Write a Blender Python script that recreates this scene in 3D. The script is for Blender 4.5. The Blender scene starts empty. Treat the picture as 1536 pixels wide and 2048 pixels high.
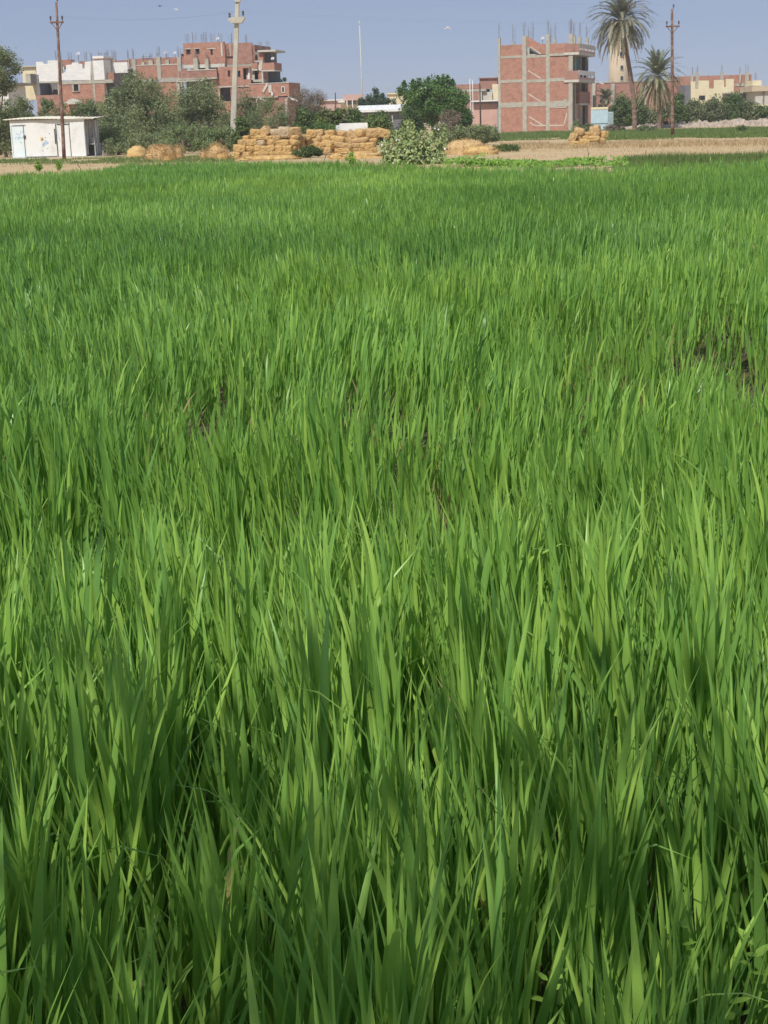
import bpy, math, random
import numpy as np
from mathutils import Vector, Matrix
random.seed(7); rng = np.random.default_rng(11)
scene = bpy.context.scene
C = scene.collection
R = math.radians

# ------------------------------------------------------------------ camera
FPX, HCAM, YH, ROLL = 2958.0, 1.8, 245.0, 0.030
PH = math.atan((1024 - YH) / FPX)
cF = np.array([0, math.cos(PH), -math.sin(PH)])
_R0 = np.array([1.0, 0, 0]); _U0 = np.array([0, math.sin(PH), math.cos(PH)])
cR = math.cos(ROLL) * _R0 - math.sin(ROLL) * _U0
cU = math.cos(ROLL) * _U0 + math.sin(ROLL) * _R0
cam_d = bpy.data.cameras.new("camera"); cam = bpy.data.objects.new("camera", cam_d); C.objects.link(cam)
cam_d.sensor_fit = 'VERTICAL'; cam_d.sensor_height = 36.0; cam_d.lens = FPX / 2048 * 36
cam_d.clip_start = 0.05; cam_d.clip_end = 6000
cam.matrix_world = Matrix(((cR[0], cU[0], -cF[0], 0), (cR[1], cU[1], -cF[1], 0), (cR[2], cU[2], -cF[2], HCAM), (0, 0, 0, 1)))
scene.camera = cam

# ------------------------------------------------------------------ world, sun, exposure
SUN_EL, SUN_AZ = R(52), R(208)          # azimuth clockwise from +Y: behind the viewer, to the left
sun_dir = Vector((math.sin(SUN_AZ) * math.cos(SUN_EL), math.cos(SUN_AZ) * math.cos(SUN_EL), math.sin(SUN_EL)))
w = bpy.data.worlds.new("World"); scene.world = w; w.use_nodes = True
nt = w.node_tree; bg = nt.nodes["Background"]
sky = nt.nodes.new("ShaderNodeTexSky"); sky.sky_type = 'NISHITA'; sky.sun_disc = False
sky.sun_elevation = SUN_EL; sky.sun_rotation = SUN_AZ
sky.air_density = 0.6; sky.dust_density = 0.0; sky.ozone_density = 8.0; sky.altitude = 0
tint = nt.nodes.new("ShaderNodeMixRGB"); tint.blend_type = 'MULTIPLY'; tint.inputs[0].default_value = 1; tint.inputs[2].default_value = (1.23, .91, .84, 1)
nt.links.new(sky.outputs[0], tint.inputs[1]); haze = nt.nodes.new("ShaderNodeMixRGB"); haze.inputs[0].default_value = .65; haze.inputs[2].default_value = (4.2, 5.15, 7.05, 1)      # even summer haze over the whole dome
nt.links.new(tint.outputs[0], haze.inputs[1]); nt.links.new(haze.outputs[0], bg.inputs[0]); bg.inputs[1].default_value = 0.085
sl = bpy.data.lights.new("sun", 'SUN'); sl.energy = 4.2; sl.angle = R(0.53); sl.color = (1.0, 0.955, 0.88)
so = bpy.data.objects.new("sun", sl); C.objects.link(so)
so.rotation_euler = sun_dir.to_track_quat('Z', 'Y').to_euler()
scene.view_settings.view_transform = 'Standard'; scene.view_settings.look = 'None'
scene.view_settings.exposure = 0.0; scene.view_settings.gamma = 1.0
scene.cycles.max_bounces = 6; scene.cycles.transparent_max_bounces = 4

# ------------------------------------------------------------------ measuring helpers (photo pixel -> place in the world)
def ray(px, py): return cF + (px - 768) / FPX * cR + (1024 - py) / FPX * cU
def P(px, py, Y):
    d = ray(px, py); t = Y / d[1]; return np.array([d[0] * t, Y, HCAM + d[2] * t])
def G(px, py, z=0.0):
    d = ray(px, py); t = (z - HCAM) / d[2]; return np.array([d[0] * t, d[1] * t, z])
class Zm:
    def __init__(s, x, y, k): s.x, s.y, s.k = x, y, k
    def __call__(s, zx, zy): return s.x + zx / s.k, s.y + zy / s.k
ID = Zm(0, 0, 1.0)
class Plane:                    # an upright facade plane through O turned by r about z
    def __init__(s, O, r=0.0, zm=ID): s.O, s.r, s.zm = np.array(O[:2], float), r, zm
    def m(s, zx, zy, zm=None):
        px, py = (zm or s.zm)(zx, zy); d = ray(px, py)
        c, q = math.cos(s.r), math.sin(s.r)
        A = np.array([[c, -d[0]], [q, -d[1]]]); a, t = np.linalg.solve(A, -s.O)
        return a, HCAM + t * d[2]
    def rect(s, q, zm=None):
        x0, y0, x1, y1 = q; mx, my = (x0 + x1) / 2, (y0 + y1) / 2
        return s.m(x0, my, zm)[0], s.m(x1, my, zm)[0], s.m(mx, y1, zm)[1], s.m(mx, y0, zm)[1]

# ------------------------------------------------------------------ mesh helpers
class MB:
    def __init__(s): s.v, s.f = [], []
    def add(s, v, f):
        n = len(s.v); s.v += [tuple(map(float, q)) for q in v]; s.f += [tuple(i + n for i in q) for q in f]; return s
    def box(s, x0, x1, y0, y1, z0, z1):
        if x1 < x0: x0, x1 = x1, x0
        if y1 < y0: y0, y1 = y1, y0
        if z1 < z0: z0, z1 = z1, z0
        return s.add([(x0,y0,z0),(x1,y0,z0),(x1,y1,z0),(x0,y1,z0),(x0,y0,z1),(x1,y0,z1),(x1,y1,z1),(x0,y1,z1)],
                     [(0,3,2,1),(4,5,6,7),(0,1,5,4),(1,2,6,5),(2,3,7,6),(3,0,4,7)])
    def prism(s, poly, y0, y1):     # polygon in (x, z), counter-clockwise seen from -y
        n = len(poly)
        v = [(x, y0, z) for x, z in poly] + [(x, y1, z) for x, z in poly]
        f = [tuple(range(n)), tuple(range(2 * n - 1, n - 1, -1))]
        f += [((i + 1) % n, i, n + i, n + (i + 1) % n) for i in range(n)]
        return s.add(v, f)
    def bar(s, p, q, w, h=None):    # square bar
        return s.tube([p, q], [w / 2, w / 2], 4)
    def tube(s, pts, rad, n=8, cap=True):
        pts = [Vector(p) for p in pts]; V = []; F = []
        for i, p in enumerate(pts):
            d = (pts[min(i + 1, len(pts) - 1)] - pts[max(i - 1, 0)]).normalized()
            a = Vector((1, 0, 0)) if abs(d.x) < .9 else Vector((0, 1, 0))
            u = d.cross(a).normalized(); v = d.cross(u)
            for k in range(n):
                t = 2 * math.pi * (k + .5) / n
                V.append(p + (u * math.cos(t) + v * math.sin(t)) * rad[i])
        for i in range(len(pts) - 1):
            for k in range(n):
                F.append((i*n+k, i*n+(k+1)%n, (i+1)*n+(k+1)%n, (i+1)*n+k))
        if cap: F += [tuple(range(n - 1, -1, -1)), tuple(range((len(pts)-1)*n, len(pts)*n))]
        return s.add(V, F)
    def lathe(s, prof, c=(0, 0, 0), n=16):   # (r, z) profile
        return s.tube([(c[0], c[1], c[2] + z) for r, z in prof], [r for r, z in prof], n)
def mesh_obj(name, v, f, mat, parent=None, smooth=False):
    me = bpy.data.meshes.new(name); me.from_pydata(v, [], f); me.update()
    if mat: me.materials.append(mat)
    if smooth: me.shade_smooth()
    o = bpy.data.objects.new(name, me); C.objects.link(o)
    if parent: o.parent = parent
    return o
def obj(name, mb, mat, parent=None, smooth=False): return mesh_obj(name, mb.v, mb.f, mat, parent, smooth)
def tag(o, label, cat=None, group=None, kind=None):
    if label: o["label"] = label
    if cat: o["category"] = cat
    if group: o["group"] = group
    if kind: o["kind"] = kind
    return o
def thing(name, label, cat, loc, rz=0.0, group=None):
    o = bpy.data.objects.new(name, None); C.objects.link(o)
    o.location = (float(loc[0]), float(loc[1]), float(loc[2]) if len(loc) > 2 else 0.0); o.rotation_euler = (0, 0, rz)
    o.empty_display_size = .2
    return tag(o, label, cat, group)
def poly_np(name, V, loops, sizes, mat, parent=None, attrs=None, smooth=False):
    """V (n,3); loops flat vertex ids; sizes of each polygon; attrs: name -> per-vertex float"""
    me = bpy.data.meshes.new(name); V = np.ascontiguousarray(V, dtype=np.float32)
    me.vertices.add(len(V)); me.vertices.foreach_set("co", V.ravel())
    loops = np.asarray(loops, dtype=np.int32).ravel(); sizes = np.asarray(sizes, dtype=np.int32)
    me.loops.add(len(loops)); me.loops.foreach_set("vertex_index", loops)
    me.polygons.add(len(sizes)); st = np.zeros(len(sizes), np.int32); st[1:] = np.cumsum(sizes)[:-1]
    me.polygons.foreach_set("loop_start", st)
    if smooth: me.polygons.foreach_set("use_smooth", np.ones(len(sizes), bool))
    for k, a in (attrs or {}).items():
        at = me.attributes.new(k, 'FLOAT', 'POINT'); at.data.foreach_set("value", np.asarray(a, np.float32))
    me.update(calc_edges=True)
    if mat: me.materials.append(mat)
    o = bpy.data.objects.new(name, me); C.objects.link(o)
    if parent: o.parent = parent
    return o

# ------------------------------------------------------------------ materials
def lin(r, g, b):
    f = lambda c: (c / 255 / 12.92) if c / 255 <= .04045 else ((c / 255 + .055) / 1.055) ** 2.4
    return (f(r), f(g), f(b), 1)
def newmat(name):
    m = bpy.data.materials.new(name); m.use_nodes = True; t = m.node_tree
    b = t.nodes["Principled BSDF"]; b.inputs["Specular IOR Level"].default_value = .3
    return m, t, b
def ramp(t, fac, stops):
    r = t.nodes.new("ShaderNodeValToRGB"); e = r.color_ramp.elements
    while len(e) < len(stops): e.new(.5)
    for k, (p, c) in enumerate(stops): e[k].position = p; e[k].color = c
    t.links.new(fac, r.inputs[0]); return r.outputs[0]
def noise(t, scale, detail=4, rough=.6, vec=None):
    n = t.nodes.new("ShaderNodeTexNoise"); n.inputs["Scale"].default_value = scale
    n.inputs["Detail"].default_value = detail; n.inputs["Roughness"].default_value = rough
    if vec is None:
        tc = t.nodes.new("ShaderNodeTexCoord"); vec = tc.outputs["Object"]
    t.links.new(vec, n.inputs["Vector"]); return n.outputs["Fac"]
def plain(name, c1, c2, scale=3.0, rough=.85, bump=0.0, bscale=None, lo=.35, hi=.65):
    m, t, b = newmat(name)
    n = noise(t, scale); t.links.new(ramp(t, n, [(lo, c1), (hi, c2)]), b.inputs["Base Color"])
    b.inputs["Roughness"].default_value = rough
    if bump:
        bn = t.nodes.new("ShaderNodeBump"); bn.inputs["Strength"].default_value = bump; bn.inputs["Distance"].default_value = .05
        t.links.new(noise(t, bscale or scale * 6), bn.inputs["Height"]); t.links.new(bn.outputs[0], b.inputs["Normal"])
    return m
def brickmat(name, c1, c2, mortar, w=.24, h=.075, mixn=.85, msz=.009):
    m, t, b = newmat(name)
    tc = t.nodes.new("ShaderNodeTexCoord"); sp = t.nodes.new("ShaderNodeSeparateXYZ"); cb = t.nodes.new("ShaderNodeCombineXYZ")
    ad = t.nodes.new("ShaderNodeMath"); ad.operation = 'ADD'
    t.links.new(tc.outputs["Object"], sp.inputs[0]); t.links.new(sp.outputs[0], ad.inputs[0]); t.links.new(sp.outputs[1], ad.inputs[1])
    t.links.new(ad.outputs[0], cb.inputs[0]); t.links.new(sp.outputs[2], cb.inputs[1])
    br = t.nodes.new("ShaderNodeTexBrick"); br.inputs["Scale"].default_value = 1
    br.inputs["Brick Width"].default_value = w; br.inputs["Row Height"].default_value = h; br.inputs["Mortar Size"].default_value = msz
    br.inputs["Color1"].default_value = c1; br.inputs["Color2"].default_value = c2; br.inputs["Mortar"].default_value = mortar
    t.links.new(cb.outputs[0], br.inputs["Vector"])
    mx = t.nodes.new("ShaderNodeMixRGB"); mx.blend_type = 'MULTIPLY'; mx.inputs[0].default_value = mixn
    t.links.new(br.outputs["Color"], mx.inputs[1])
    t.links.new(ramp(t, noise(t, 1.3, 6, .7), [(.3, (.62, .60, .62, 1)), (.5, (1, 1, 1, 1)), (.72, (1.12, 1.06, 1.0, 1))]), mx.inputs[2])
    # mortar smears left by the bricklayers
    m2 = t.nodes.new("ShaderNodeMixRGB"); t.links.new(mx.outputs[0], m2.inputs[1]); m2.inputs[2].default_value = mortar
    t.links.new(ramp(t, noise(t, 2.6, 8, .75), [(.52, (0, 0, 0, 1)), (.70, (.6, .6, .6, 1))]), m2.inputs[0])
    t.links.new(m2.outputs[0], b.inputs["Base Color"]); b.inputs["Roughness"].default_value = .9
    return m
def leafmat(name, stops, trans=.3, rough=.5, spec=.3, tcol=1.25):
    m, t, b = newmat(name)
    a = t.nodes.new("ShaderNodeAttribute"); a.attribute_name = "v"
    col = ramp(t, a.outputs["Fac"], stops)
    t.links.new(col, b.inputs["Base Color"]); b.inputs["Roughness"].default_value = rough
    b.inputs["Specular IOR Level"].default_value = spec
    tr = t.nodes.new("ShaderNodeBsdfTranslucent")
    hs = t.nodes.new("ShaderNodeHueSaturation"); hs.inputs["Value"].default_value = tcol; hs.inputs["Hue"].default_value = .485
    hs.inputs["Saturation"].default_value = 1.05
    t.links.new(col, hs.inputs["Color"]); t.links.new(hs.outputs[0], tr.inputs["Color"])
    mx = t.nodes.new("ShaderNodeMixShader"); mx.inputs[0].default_value = trans
    t.links.new(b.outputs[0], mx.inputs[1]); t.links.new(tr.outputs[0], mx.inputs[2])
    t.links.new(mx.outputs[0], t.nodes["Material Output"].inputs["Surface"])
    return m
c = lambda r, g, b: (r, g, b, 1)
MT = {}
MT['brick'] = brickmat('red_brick', c(.34,.125,.085), c(.46,.19,.125), c(.43,.35,.28))
MT['brick2'] = brickmat('dull_red_brick', c(.32,.13,.095), c(.40,.17,.125), c(.38,.32,.27))
MT['white_block'] = brickmat('white_block', c(.72,.72,.70), c(.80,.80,.78), c(.62,.62,.60), .5, .22, .3, .014)
MT['concrete'] = plain('concrete', c(.36,.34,.28), c(.47,.45,.38), 2.2, .9, .15)
MT['pale_concrete'] = plain('pale_concrete', c(.50,.48,.42), c(.60,.58,.51), 2.0, .9, .1)
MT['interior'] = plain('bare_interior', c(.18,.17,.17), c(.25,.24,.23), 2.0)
MT['white'] = plain('white_paint', c(.72,.72,.69), c(.82,.82,.80), 1.5, .7)
MT['cream'] = plain('cream_plaster', c(.68,.60,.40), c(.76,.68,.47), 1.2)
MT['beige'] = plain('beige_plaster', c(.50,.41,.29), c(.58,.485,.35), .4)
MT['pink'] = plain('pink_plaster', c(.52,.34,.29), c(.60,.40,.34), .9)
MT['teal'] = plain('teal_paint', c(.12,.30,.33), c(.16,.36,.40), 1.5)
MT['ltblue'] = plain('light_blue_paint', c(.42,.60,.68), c(.52,.68,.75), 1.5, .5)
MT['green_paint'] = plain('green_paint', c(.04,.22,.12), c(.06,.28,.16), 1.5, .5)
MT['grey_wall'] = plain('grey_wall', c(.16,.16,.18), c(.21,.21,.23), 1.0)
MT['glass'] = plain('dark_glass', c(.02,.025,.03), c(.04,.045,.05), 1.0, .15)
MT['steel'] = plain('dull_steel', c(.16,.14,.13), c(.24,.21,.19), 5, .6)
MT['rust_pole'] = plain('rusty_pole', c(.15,.075,.05), c(.34,.24,.20), 2.6, .8, .2, 9, .42, .68)
MT['conc_pole'] = plain('pole_concrete', c(.46,.43,.35), c(.56,.53,.45), 1.6, .9, .1)
MT['insul'] = plain('insulator_ceramic', c(.07,.055,.05), c(.12,.10,.09), 4, .3)
MT['hutwall'] = plain('whitewashed_hut_wall', c(.76,.77,.75), c(.60,.585,.54), 1.1, .9, .1, None, .5, .75)
MT['hutdoor'] = plain('pale_blue_door', c(.66,.78,.80), c(.76,.82,.82), 1.4, .6)
MT['plank'] = plain('weathered_plank', c(.34,.32,.30), c(.52,.50,.48), 2.5, .9, .2)
MT['dark_wood'] = plain('dark_wood', c(.06,.045,.035), c(.10,.08,.06), 4, .8)
MT['roof'] = plain('tin_roof', c(.62,.56,.42), c(.72,.70,.62), 1.6, .6)
MT['bluemark'] = plain('blue_spray_paint', c(.30,.46,.66), c(.52,.64,.74), 6, .7)
MT['yellowmark'] = plain('yellow_paint', c(.74,.60,.26), c(.78,.68,.42), 6, .7)
def strawmat(name, c1, c2, c3):
    m, t, b = newmat(name); tc = t.nodes.new("ShaderNodeTexCoord"); mp = t.nodes.new("ShaderNodeMapping"); mp.inputs["Scale"].default_value = (.22, 1, 1); mp.inputs["Rotation"].default_value = (.2, .25, .1)
    t.links.new(tc.outputs["Object"], mp.inputs[0]); n = noise(t, 48, 5, .75, mp.outputs[0]); n2 = noise(t, 3.0, 4, .6)
    mx = t.nodes.new("ShaderNodeMixRGB"); mx.blend_type = 'MULTIPLY'; mx.inputs[0].default_value = 1
    t.links.new(ramp(t, n, [(.32, c1), (.5, c2), (.66, c3)]), mx.inputs[1]); t.links.new(ramp(t, n2, [(.3, c(.78,.74,.68)), (.6, c(1.08,1.05,1.0))]), mx.inputs[2])
    t.links.new(mx.outputs[0], b.inputs["Base Color"]); b.inputs["Roughness"].default_value = .95; b.inputs["Specular IOR Level"].default_value = .1
    bn = t.nodes.new("ShaderNodeBump"); bn.inputs["Strength"].default_value = .6; bn.inputs["Distance"].default_value = .015; t.links.new(n, bn.inputs["Height"]); t.links.new(bn.outputs[0], b.inputs["Normal"])
    return m
MT['straw'] = strawmat('straw', c(.38,.25,.105), c(.58,.405,.18), c(.77,.57,.30))
MT['straw_old'] = strawmat('weathered_straw', c(.36,.245,.12), c(.56,.40,.21), c(.70,.53,.30))
MT['straw_grey'] = strawmat('grey_straw', c(.36,.27,.17), c(.54,.44,.30), c(.68,.60,.46))
MT['dish'] = plain('dish_grey', c(.40,.41,.42), c(.52,.52,.53), 3, .5)
MT['bark'] = plain('bark', c(.14,.10,.07), c(.24,.19,.14), 4, .9, .4)
MT['palm_bark'] = plain('palm_bark', c(.17,.115,.08), c(.30,.22,.165), 6, .95, .6)
MT['plastic'] = plain('white_fibreglass', c(.68,.70,.70), c(.76,.78,.78), 2, .4)
MT['rubble'] = plain('rubble', c(.30,.24,.19), c(.50,.42,.345), 1.8, .95, .6, 7)
MT['feather'] = plain('white_feather', c(.82,.82,.80), c(.88,.88,.86), 5, .6)
MT['darkfeather'] = plain('dark_feather', c(.04,.04,.05), c(.07,.07,.08), 5, .6)
MT['wire'] = plain('wire', c(.25,.26,.28), c(.3,.3,.32), 5, .5)

# ground: dry stubble earth
m, t, b = newmat('dry_ground')
n1 = noise(t, .09, 6, .65); n2 = noise(t, 2.2, 8, .75)
base = ramp(t, n1, [(.35, c(.52,.38,.20)), (.5, c(.56,.42,.24)), (.66, c(.42,.32,.19))])
mx = t.nodes.new("ShaderNodeMixRGB"); mx.blend_type = 'MULTIPLY'; mx.inputs[0].default_value = .8
t.links.new(base, mx.inputs[1]); t.links.new(ramp(t, n2, [(.3, c(.62,.6,.55)), (.6, c(1.05,1.05,1.05))]), mx.inputs[2])
t.links.new(mx.outputs[0], b.inputs["Base Color"]); b.inputs["Roughness"].default_value = .95
MT['ground'] = m
MT['mud'] = plain('paddy_mud', c(.07,.058,.034), c(.15,.12,.066), 9, .9, .5)
MT['greenfield'] = plain('green_ground_cover', c(.075,.15,.045), c(.12,.20,.06), .4)
MT['roadbank'] = plain('earth_bank', c(.46,.38,.29), c(.58,.50,.40), .5, .95, .3)

# ================================================================== the ground
def sheet(name, pts, z, mat, label=None):
    o = mesh_obj(name, [(x, y, z) for x, y in pts], [tuple(range(len(pts)))], mat); o["kind"] = "structure"
    if label: o["label"] = label
    return o
sheet('ground', [(-3000,-500),(3000,-500),(3000,4500),(-3000,4500)], 0, MT['ground'])
# ------------------------------------------------------------------ value noise for the paddy
_ng = rng.random((64, 64, 6))
def vnoise(x, y, s, k):
    X, Y = np.asarray(x) / s + 100, np.asarray(y) / s + 100; i, j = np.floor(X).astype(int), np.floor(Y).astype(int)
    u, v = X - i, Y - j; u, v = u*u*(3-2*u), v*v*(3-2*v); g = lambda a, b_: _ng[a % 64, b_ % 64, k]
    return g(i,j)*(1-u)*(1-v)+g(i+1,j)*u*(1-v)+g(i,j+1)*(1-u)*v+g(i+1,j+1)*u*v
# ================================================================== the rice paddy
_ep = [(-500,350),(0,346),(120,346),(200,336),(260,322),(330,318),(500,322),(700,326),(900,329),(1200,334),(1300,326),(1536,319),(2000,310)]
_eg = np.array([G(px, py, .74)[:2] for px, py in _ep])
def far_edge(x): return np.interp(x, _eg[:, 0], _eg[:, 1])
xs = np.linspace(-16, 16, 33)
o = sheet('paddy_soil', [(x, -3.0) for x in xs] + [(x, float(far_edge(x)) + .2) for x in xs[::-1]], .004, MT['mud'])
HOLES = [(G(px, py, .45)[:2], r, d) for px, py, r, d in [(1380,700,.36,.88),(1200,720,.24,.7),(1205,800,.2,.8),(1515,780,.36,.9),
         (1440,520,.35,.5),(790,850,.24,.75),(235,740,.22,.7),(480,850,.26,.75),(880,1010,.22,.45),(1090,1240,.13,.5),(1480,1950,.2,.45)]]
def rice_params(y0, y1, sp, nb, wf, seed):
    g = np.random.default_rng(seed)
    X, Y = np.meshgrid(np.arange(-14, 14, sp), np.arange(y0, y1, sp)); X, Y = X.ravel(), Y.ravel()
    X = X + g.normal(0, sp * .24, X.shape); Y = Y + g.normal(0, sp * .24, Y.shape)
    k = (np.abs(X) < .275 * Y + 1.4) & (Y < far_edge(X)); X, Y = X[k], Y[k]
    hole = np.zeros(len(X))
    for (c0, r, d) in HOLES: hole = np.maximum(hole, d * np.exp(-((X-c0[0])**2 + (Y-c0[1]+r*.8)**2 / (7.0 if c0[1] > 4 else 1.5)) / (r*r)))
    k = g.random(len(X)) > hole * .9; X, Y, hole = X[k], Y[k], hole[k]
    vig = .82 + .34 * vnoise(X, Y, .55, 0) + .16 * (vnoise(X, Y, 4.5, 1) - .5) + g.normal(0, .08, len(X))     # vigour of each hill
    vig = np.where((X < G(150,340)[0]*.35) & (Y > 34), vig * 1.0, vig)
    hue = .36 + .34 * vnoise(X, Y, 2.3, 2) + .22 * (vnoise(X, Y, 9, 3) - .5)
    lx = (vnoise(X, Y, 1.6, 4) - .55) * .30; ly = (vnoise(X, Y, 1.6, 5) - .5) * .25                              # wind-combed lean
    n = np.maximum(3, (nb * (1 - hole * .75) * g.uniform(.7, 1.3, len(X))).astype(int)); I = np.repeat(np.arange(len(X)), n); N = len(I)
    d = dict(x=X[I] + g.normal(0, .032, N), y=Y[I] + g.normal(0, .032, N))
    if y0 > 13: vig = .5 + .5 * vig
    H = .78 * np.clip(vig[I], .62, 1.22) * (1 - .5 * hole[I])
    top = H * np.where(g.random(N) < .7, g.uniform(.80, 1.04, N), g.uniform(.55, .85, N))                         # height this leaf reaches
    d['L'] = np.minimum(top, (1.22 if y1 < 6 else 1.0) * g.uniform(.26, .50, N) * np.where(g.random(N) < .2, 1.5, 1.0)); d['z0'] = np.maximum(.0, top - d['L'])
    ds = np.interp(d['y'], [3.0, 7.0, 14.0], [1.0, .68, .5]); d['L'] = d['L'] * ds; d['z0'] = np.maximum(0, top - d['L'])
    az = g.uniform(0, 2 * math.pi, N); th = np.abs(g.normal(0, .12, N)) + .02
    tx = np.sin(th) * np.cos(az) + lx[I]; ty = np.sin(th) * np.sin(az) + ly[I]
    d['az'] = np.arctan2(ty, tx); d['th'] = np.hypot(tx, ty)
    kap = g.gamma(2.0, .11, N); fl = g.random(N) < .025; kap = np.where(fl, g.uniform(.8, 2.0, N), kap); d['kap'] = kap
    d['w'] = wf * g.uniform(.009, .0185, N) * (.5 + .5 * ds); d['tw'] = g.normal(0, .6, N)
    v = np.clip(hue[I] + g.normal(0, .15, N), .0, .86)
    dry = g.random(N) < (.002 + .45 * hole[I] * (Y[I] > 4.5)); d['v'] = np.where(dry, g.uniform(.90, 1.0, N), v); d['z0'] = np.where(dry, d['z0'] * .8, d['z0']); d['L'] = np.where(dry, d['L'] * .85, d['L']); d['kap'] = np.where(dry, d['kap'] + .6, d['kap'])
    return d
def rice_mesh(d, segs, fold):
    N = len(d['x']); S = np.linspace(0, 1, segs + 1)
    th = d['th'][:, None] + d['kap'][:, None] * S[None] ** 2
    st = d['L'][:, None] / segs
    tm = (th[:, 1:] + th[:, :-1]) / 2
    h = np.concatenate([np.zeros((N, 1)), np.cumsum(np.sin(tm) * st, 1)], 1); z = np.concatenate([np.zeros((N, 1)), np.cumsum(np.cos(tm) * st, 1)], 1)
    ca, sa = np.cos(d['az'])[:, None], np.sin(d['az'])[:, None]
    cx, cy, cz = d['x'][:, None] + h * ca, d['y'][:, None] + h * sa, d['z0'][:, None] + z
    wa = (d['az'] + math.pi / 2 + d['tw'])[:, None] + .5 * (S[None] - .4) * d['tw'][:, None]
    prof = (.42 + .58 * np.minimum(1, S / .35)) * (1 - np.clip((S - .42) / .58, 0, 1) ** 1.6)
    hw = d['w'][:, None] * prof[None] / 2 * 1.0
    wx, wy = np.cos(wa), np.sin(wa)
    L = np.stack([cx - wx * hw, cy - wy * hw, cz], -1); Rr = np.stack([cx + wx * hw, cy + wy * hw, cz], -1)
    if fold:
        nx, ny = -wy, wx
        Mi = np.stack([cx + nx * hw * .45, cy + ny * hw * .45, cz], -1)
        rows = np.stack([L[:, :-1], Mi[:, :-1], Rr[:, :-1]], 2).reshape(N, -1, 3); k = 3
    else:
        rows = np.stack([L[:, :-1], Rr[:, :-1]], 2).reshape(N, -1, 3); k = 2
    tip = np.stack([cx[:, -1], cy[:, -1], cz[:, -1]], -1)[:, None]
    V = np.concatenate([rows, tip], 1); nv = V.shape[1]
    lp = []; sz = []
    for i in range(segs - 1):
        for j in range(k - 1):
            a = i * k + j; lp += [a, a + 1, a + k + 1, a + k]; sz.append(4)
    for j in range(k - 1): a = (segs - 1) * k + j; lp += [a, a + 1, nv - 1]; sz.append(3)
    lp = np.array(lp)[None] + (np.arange(N) * nv)[:, None]
    return V, lp, np.tile(sz, N), np.repeat(d['v'], nv), np.array(lp[0]), sz
MT['rice'] = leafmat('rice_leaf', [(0.0, c(.078,.190,.060)), (.35, c(.172,.355,.078)), (.65, c(.275,.480,.096)), (.86, c(.41,.61,.12)), (.91, c(.36,.28,.11)), (1.0, c(.42,.33,.16))], .34, .36, .45)
rice = thing('rice_field', 'dense field of tall bright green rice leaves filling the foreground', 'rice', (0, 0, 0)); rice["kind"] = "stuff"
dn = rice_params(.75, 5.2, .175, 37, 1.25, 1)
# the 300 leaves that show largest are parts of their own
mx_, my_, mz_ = dn['x'], dn['y'], dn['z0'] + dn['L'] * .75
rel = np.stack([mx_, my_, mz_ - HCAM], -1); df = rel @ cF
ux, uy = 768 + FPX * (rel @ cR) / df, 1024 - FPX * (rel @ cU) / df
score = np.where((df > .8) & (ux > 10) & (ux < 1526) & (uy < 2030) & (uy > 900), dn['w'] * dn['L'] / df ** 2 * (1 - .6 * np.abs(np.cos(dn['az'] + dn['tw']))), 0)
big = np.argsort(-score)[:300]
db = {k: a[big] for k, a in dn.items()}; keep = np.ones(len(mx_), bool); keep[big] = False
Vb, lpb, szb, vb, lp0, sz0 = rice_mesh(db, 8, True)
for i in range(300):
    poly_np('leaf', Vb[i], lp0, sz0, MT['rice'], rice, {'v': np.full(Vb.shape[1], db['v'][i])}, True)
parts = [rice_mesh({k: a[keep] for k, a in dn.items()}, 5, True), rice_mesh(rice_params(5.2, 14, .172, 33, 1.15, 2), 4, False),
         rice_mesh(rice_params(14, 25, .185, 27, 1.08, 3), 3, False), rice_mesh(rice_params(25, 50, .2, 26, 1.25, 4), 2, False)]
Vs, Ls, Ss, As, off = [], [], [], [], 0
for V, lp, sz, v, _, _ in parts:
    V = V.reshape(-1, 3); Vs.append(V); Ls.append((lp + off).ravel()); Ss.append(sz); As.append(v); off += len(V)
o = poly_np('leaf_mass', np.concatenate(Vs), np.concatenate(Ls), np.concatenate(Ss), MT['rice'], rice, {'v': np.concatenate(As)}, True); o["kind"] = "stuff"

# ================================================================== buildings
ZA_ = Zm(40, 90, 6.4); ZB_ = Zm(220, 70, 8.533); ZC_ = Zm(360, 70, 6.4)
def part(root, pl, name, mat, q, y0, y1, zm=None, holes=None, label=None):
    """an upright slab of a facade, measured on its plane; y0..y1 = depth behind (+) or before (-) the plane"""
    zz_ = zm or pl.zm; gnd = q[3] >= (1300 if zz_ is ZB_ else 880 if zz_ is ZC_ else 760 if zz_ is ZA_ else 228 if zz_ is ID else 1e9)      # lower edge hidden by plants: stands on the ground
    a0, a1, z0, z1 = pl.rect(q, zm); z0 = 0.0 if gnd else max(z0, 0.0); mb = MB()
    if holes:
        hs = [pl.rect(h, zm) for h in holes]
        X = sorted({a0, a1} | {min(max(v, a0), a1) for h in hs for v in h[:2]}); Z = sorted({z0, z1} | {min(max(v, z0), z1) for h in hs for v in h[2:]})
        for i in range(len(X) - 1):
            for j in range(len(Z) - 1):
                mx, mz = (X[i] + X[i+1]) / 2, (Z[j] + Z[j+1]) / 2
                if not any(h[0] < mx < h[1] and h[2] < mz < h[3] for h in hs): mb.box(X[i], X[i+1], y0, y1, Z[j], Z[j+1])
    else: mb.box(a0, a1, y0, y1, z0, z1)
    o = obj(name, mb, MT[mat], root)
    if label: o["label"] = label
    return o
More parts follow.
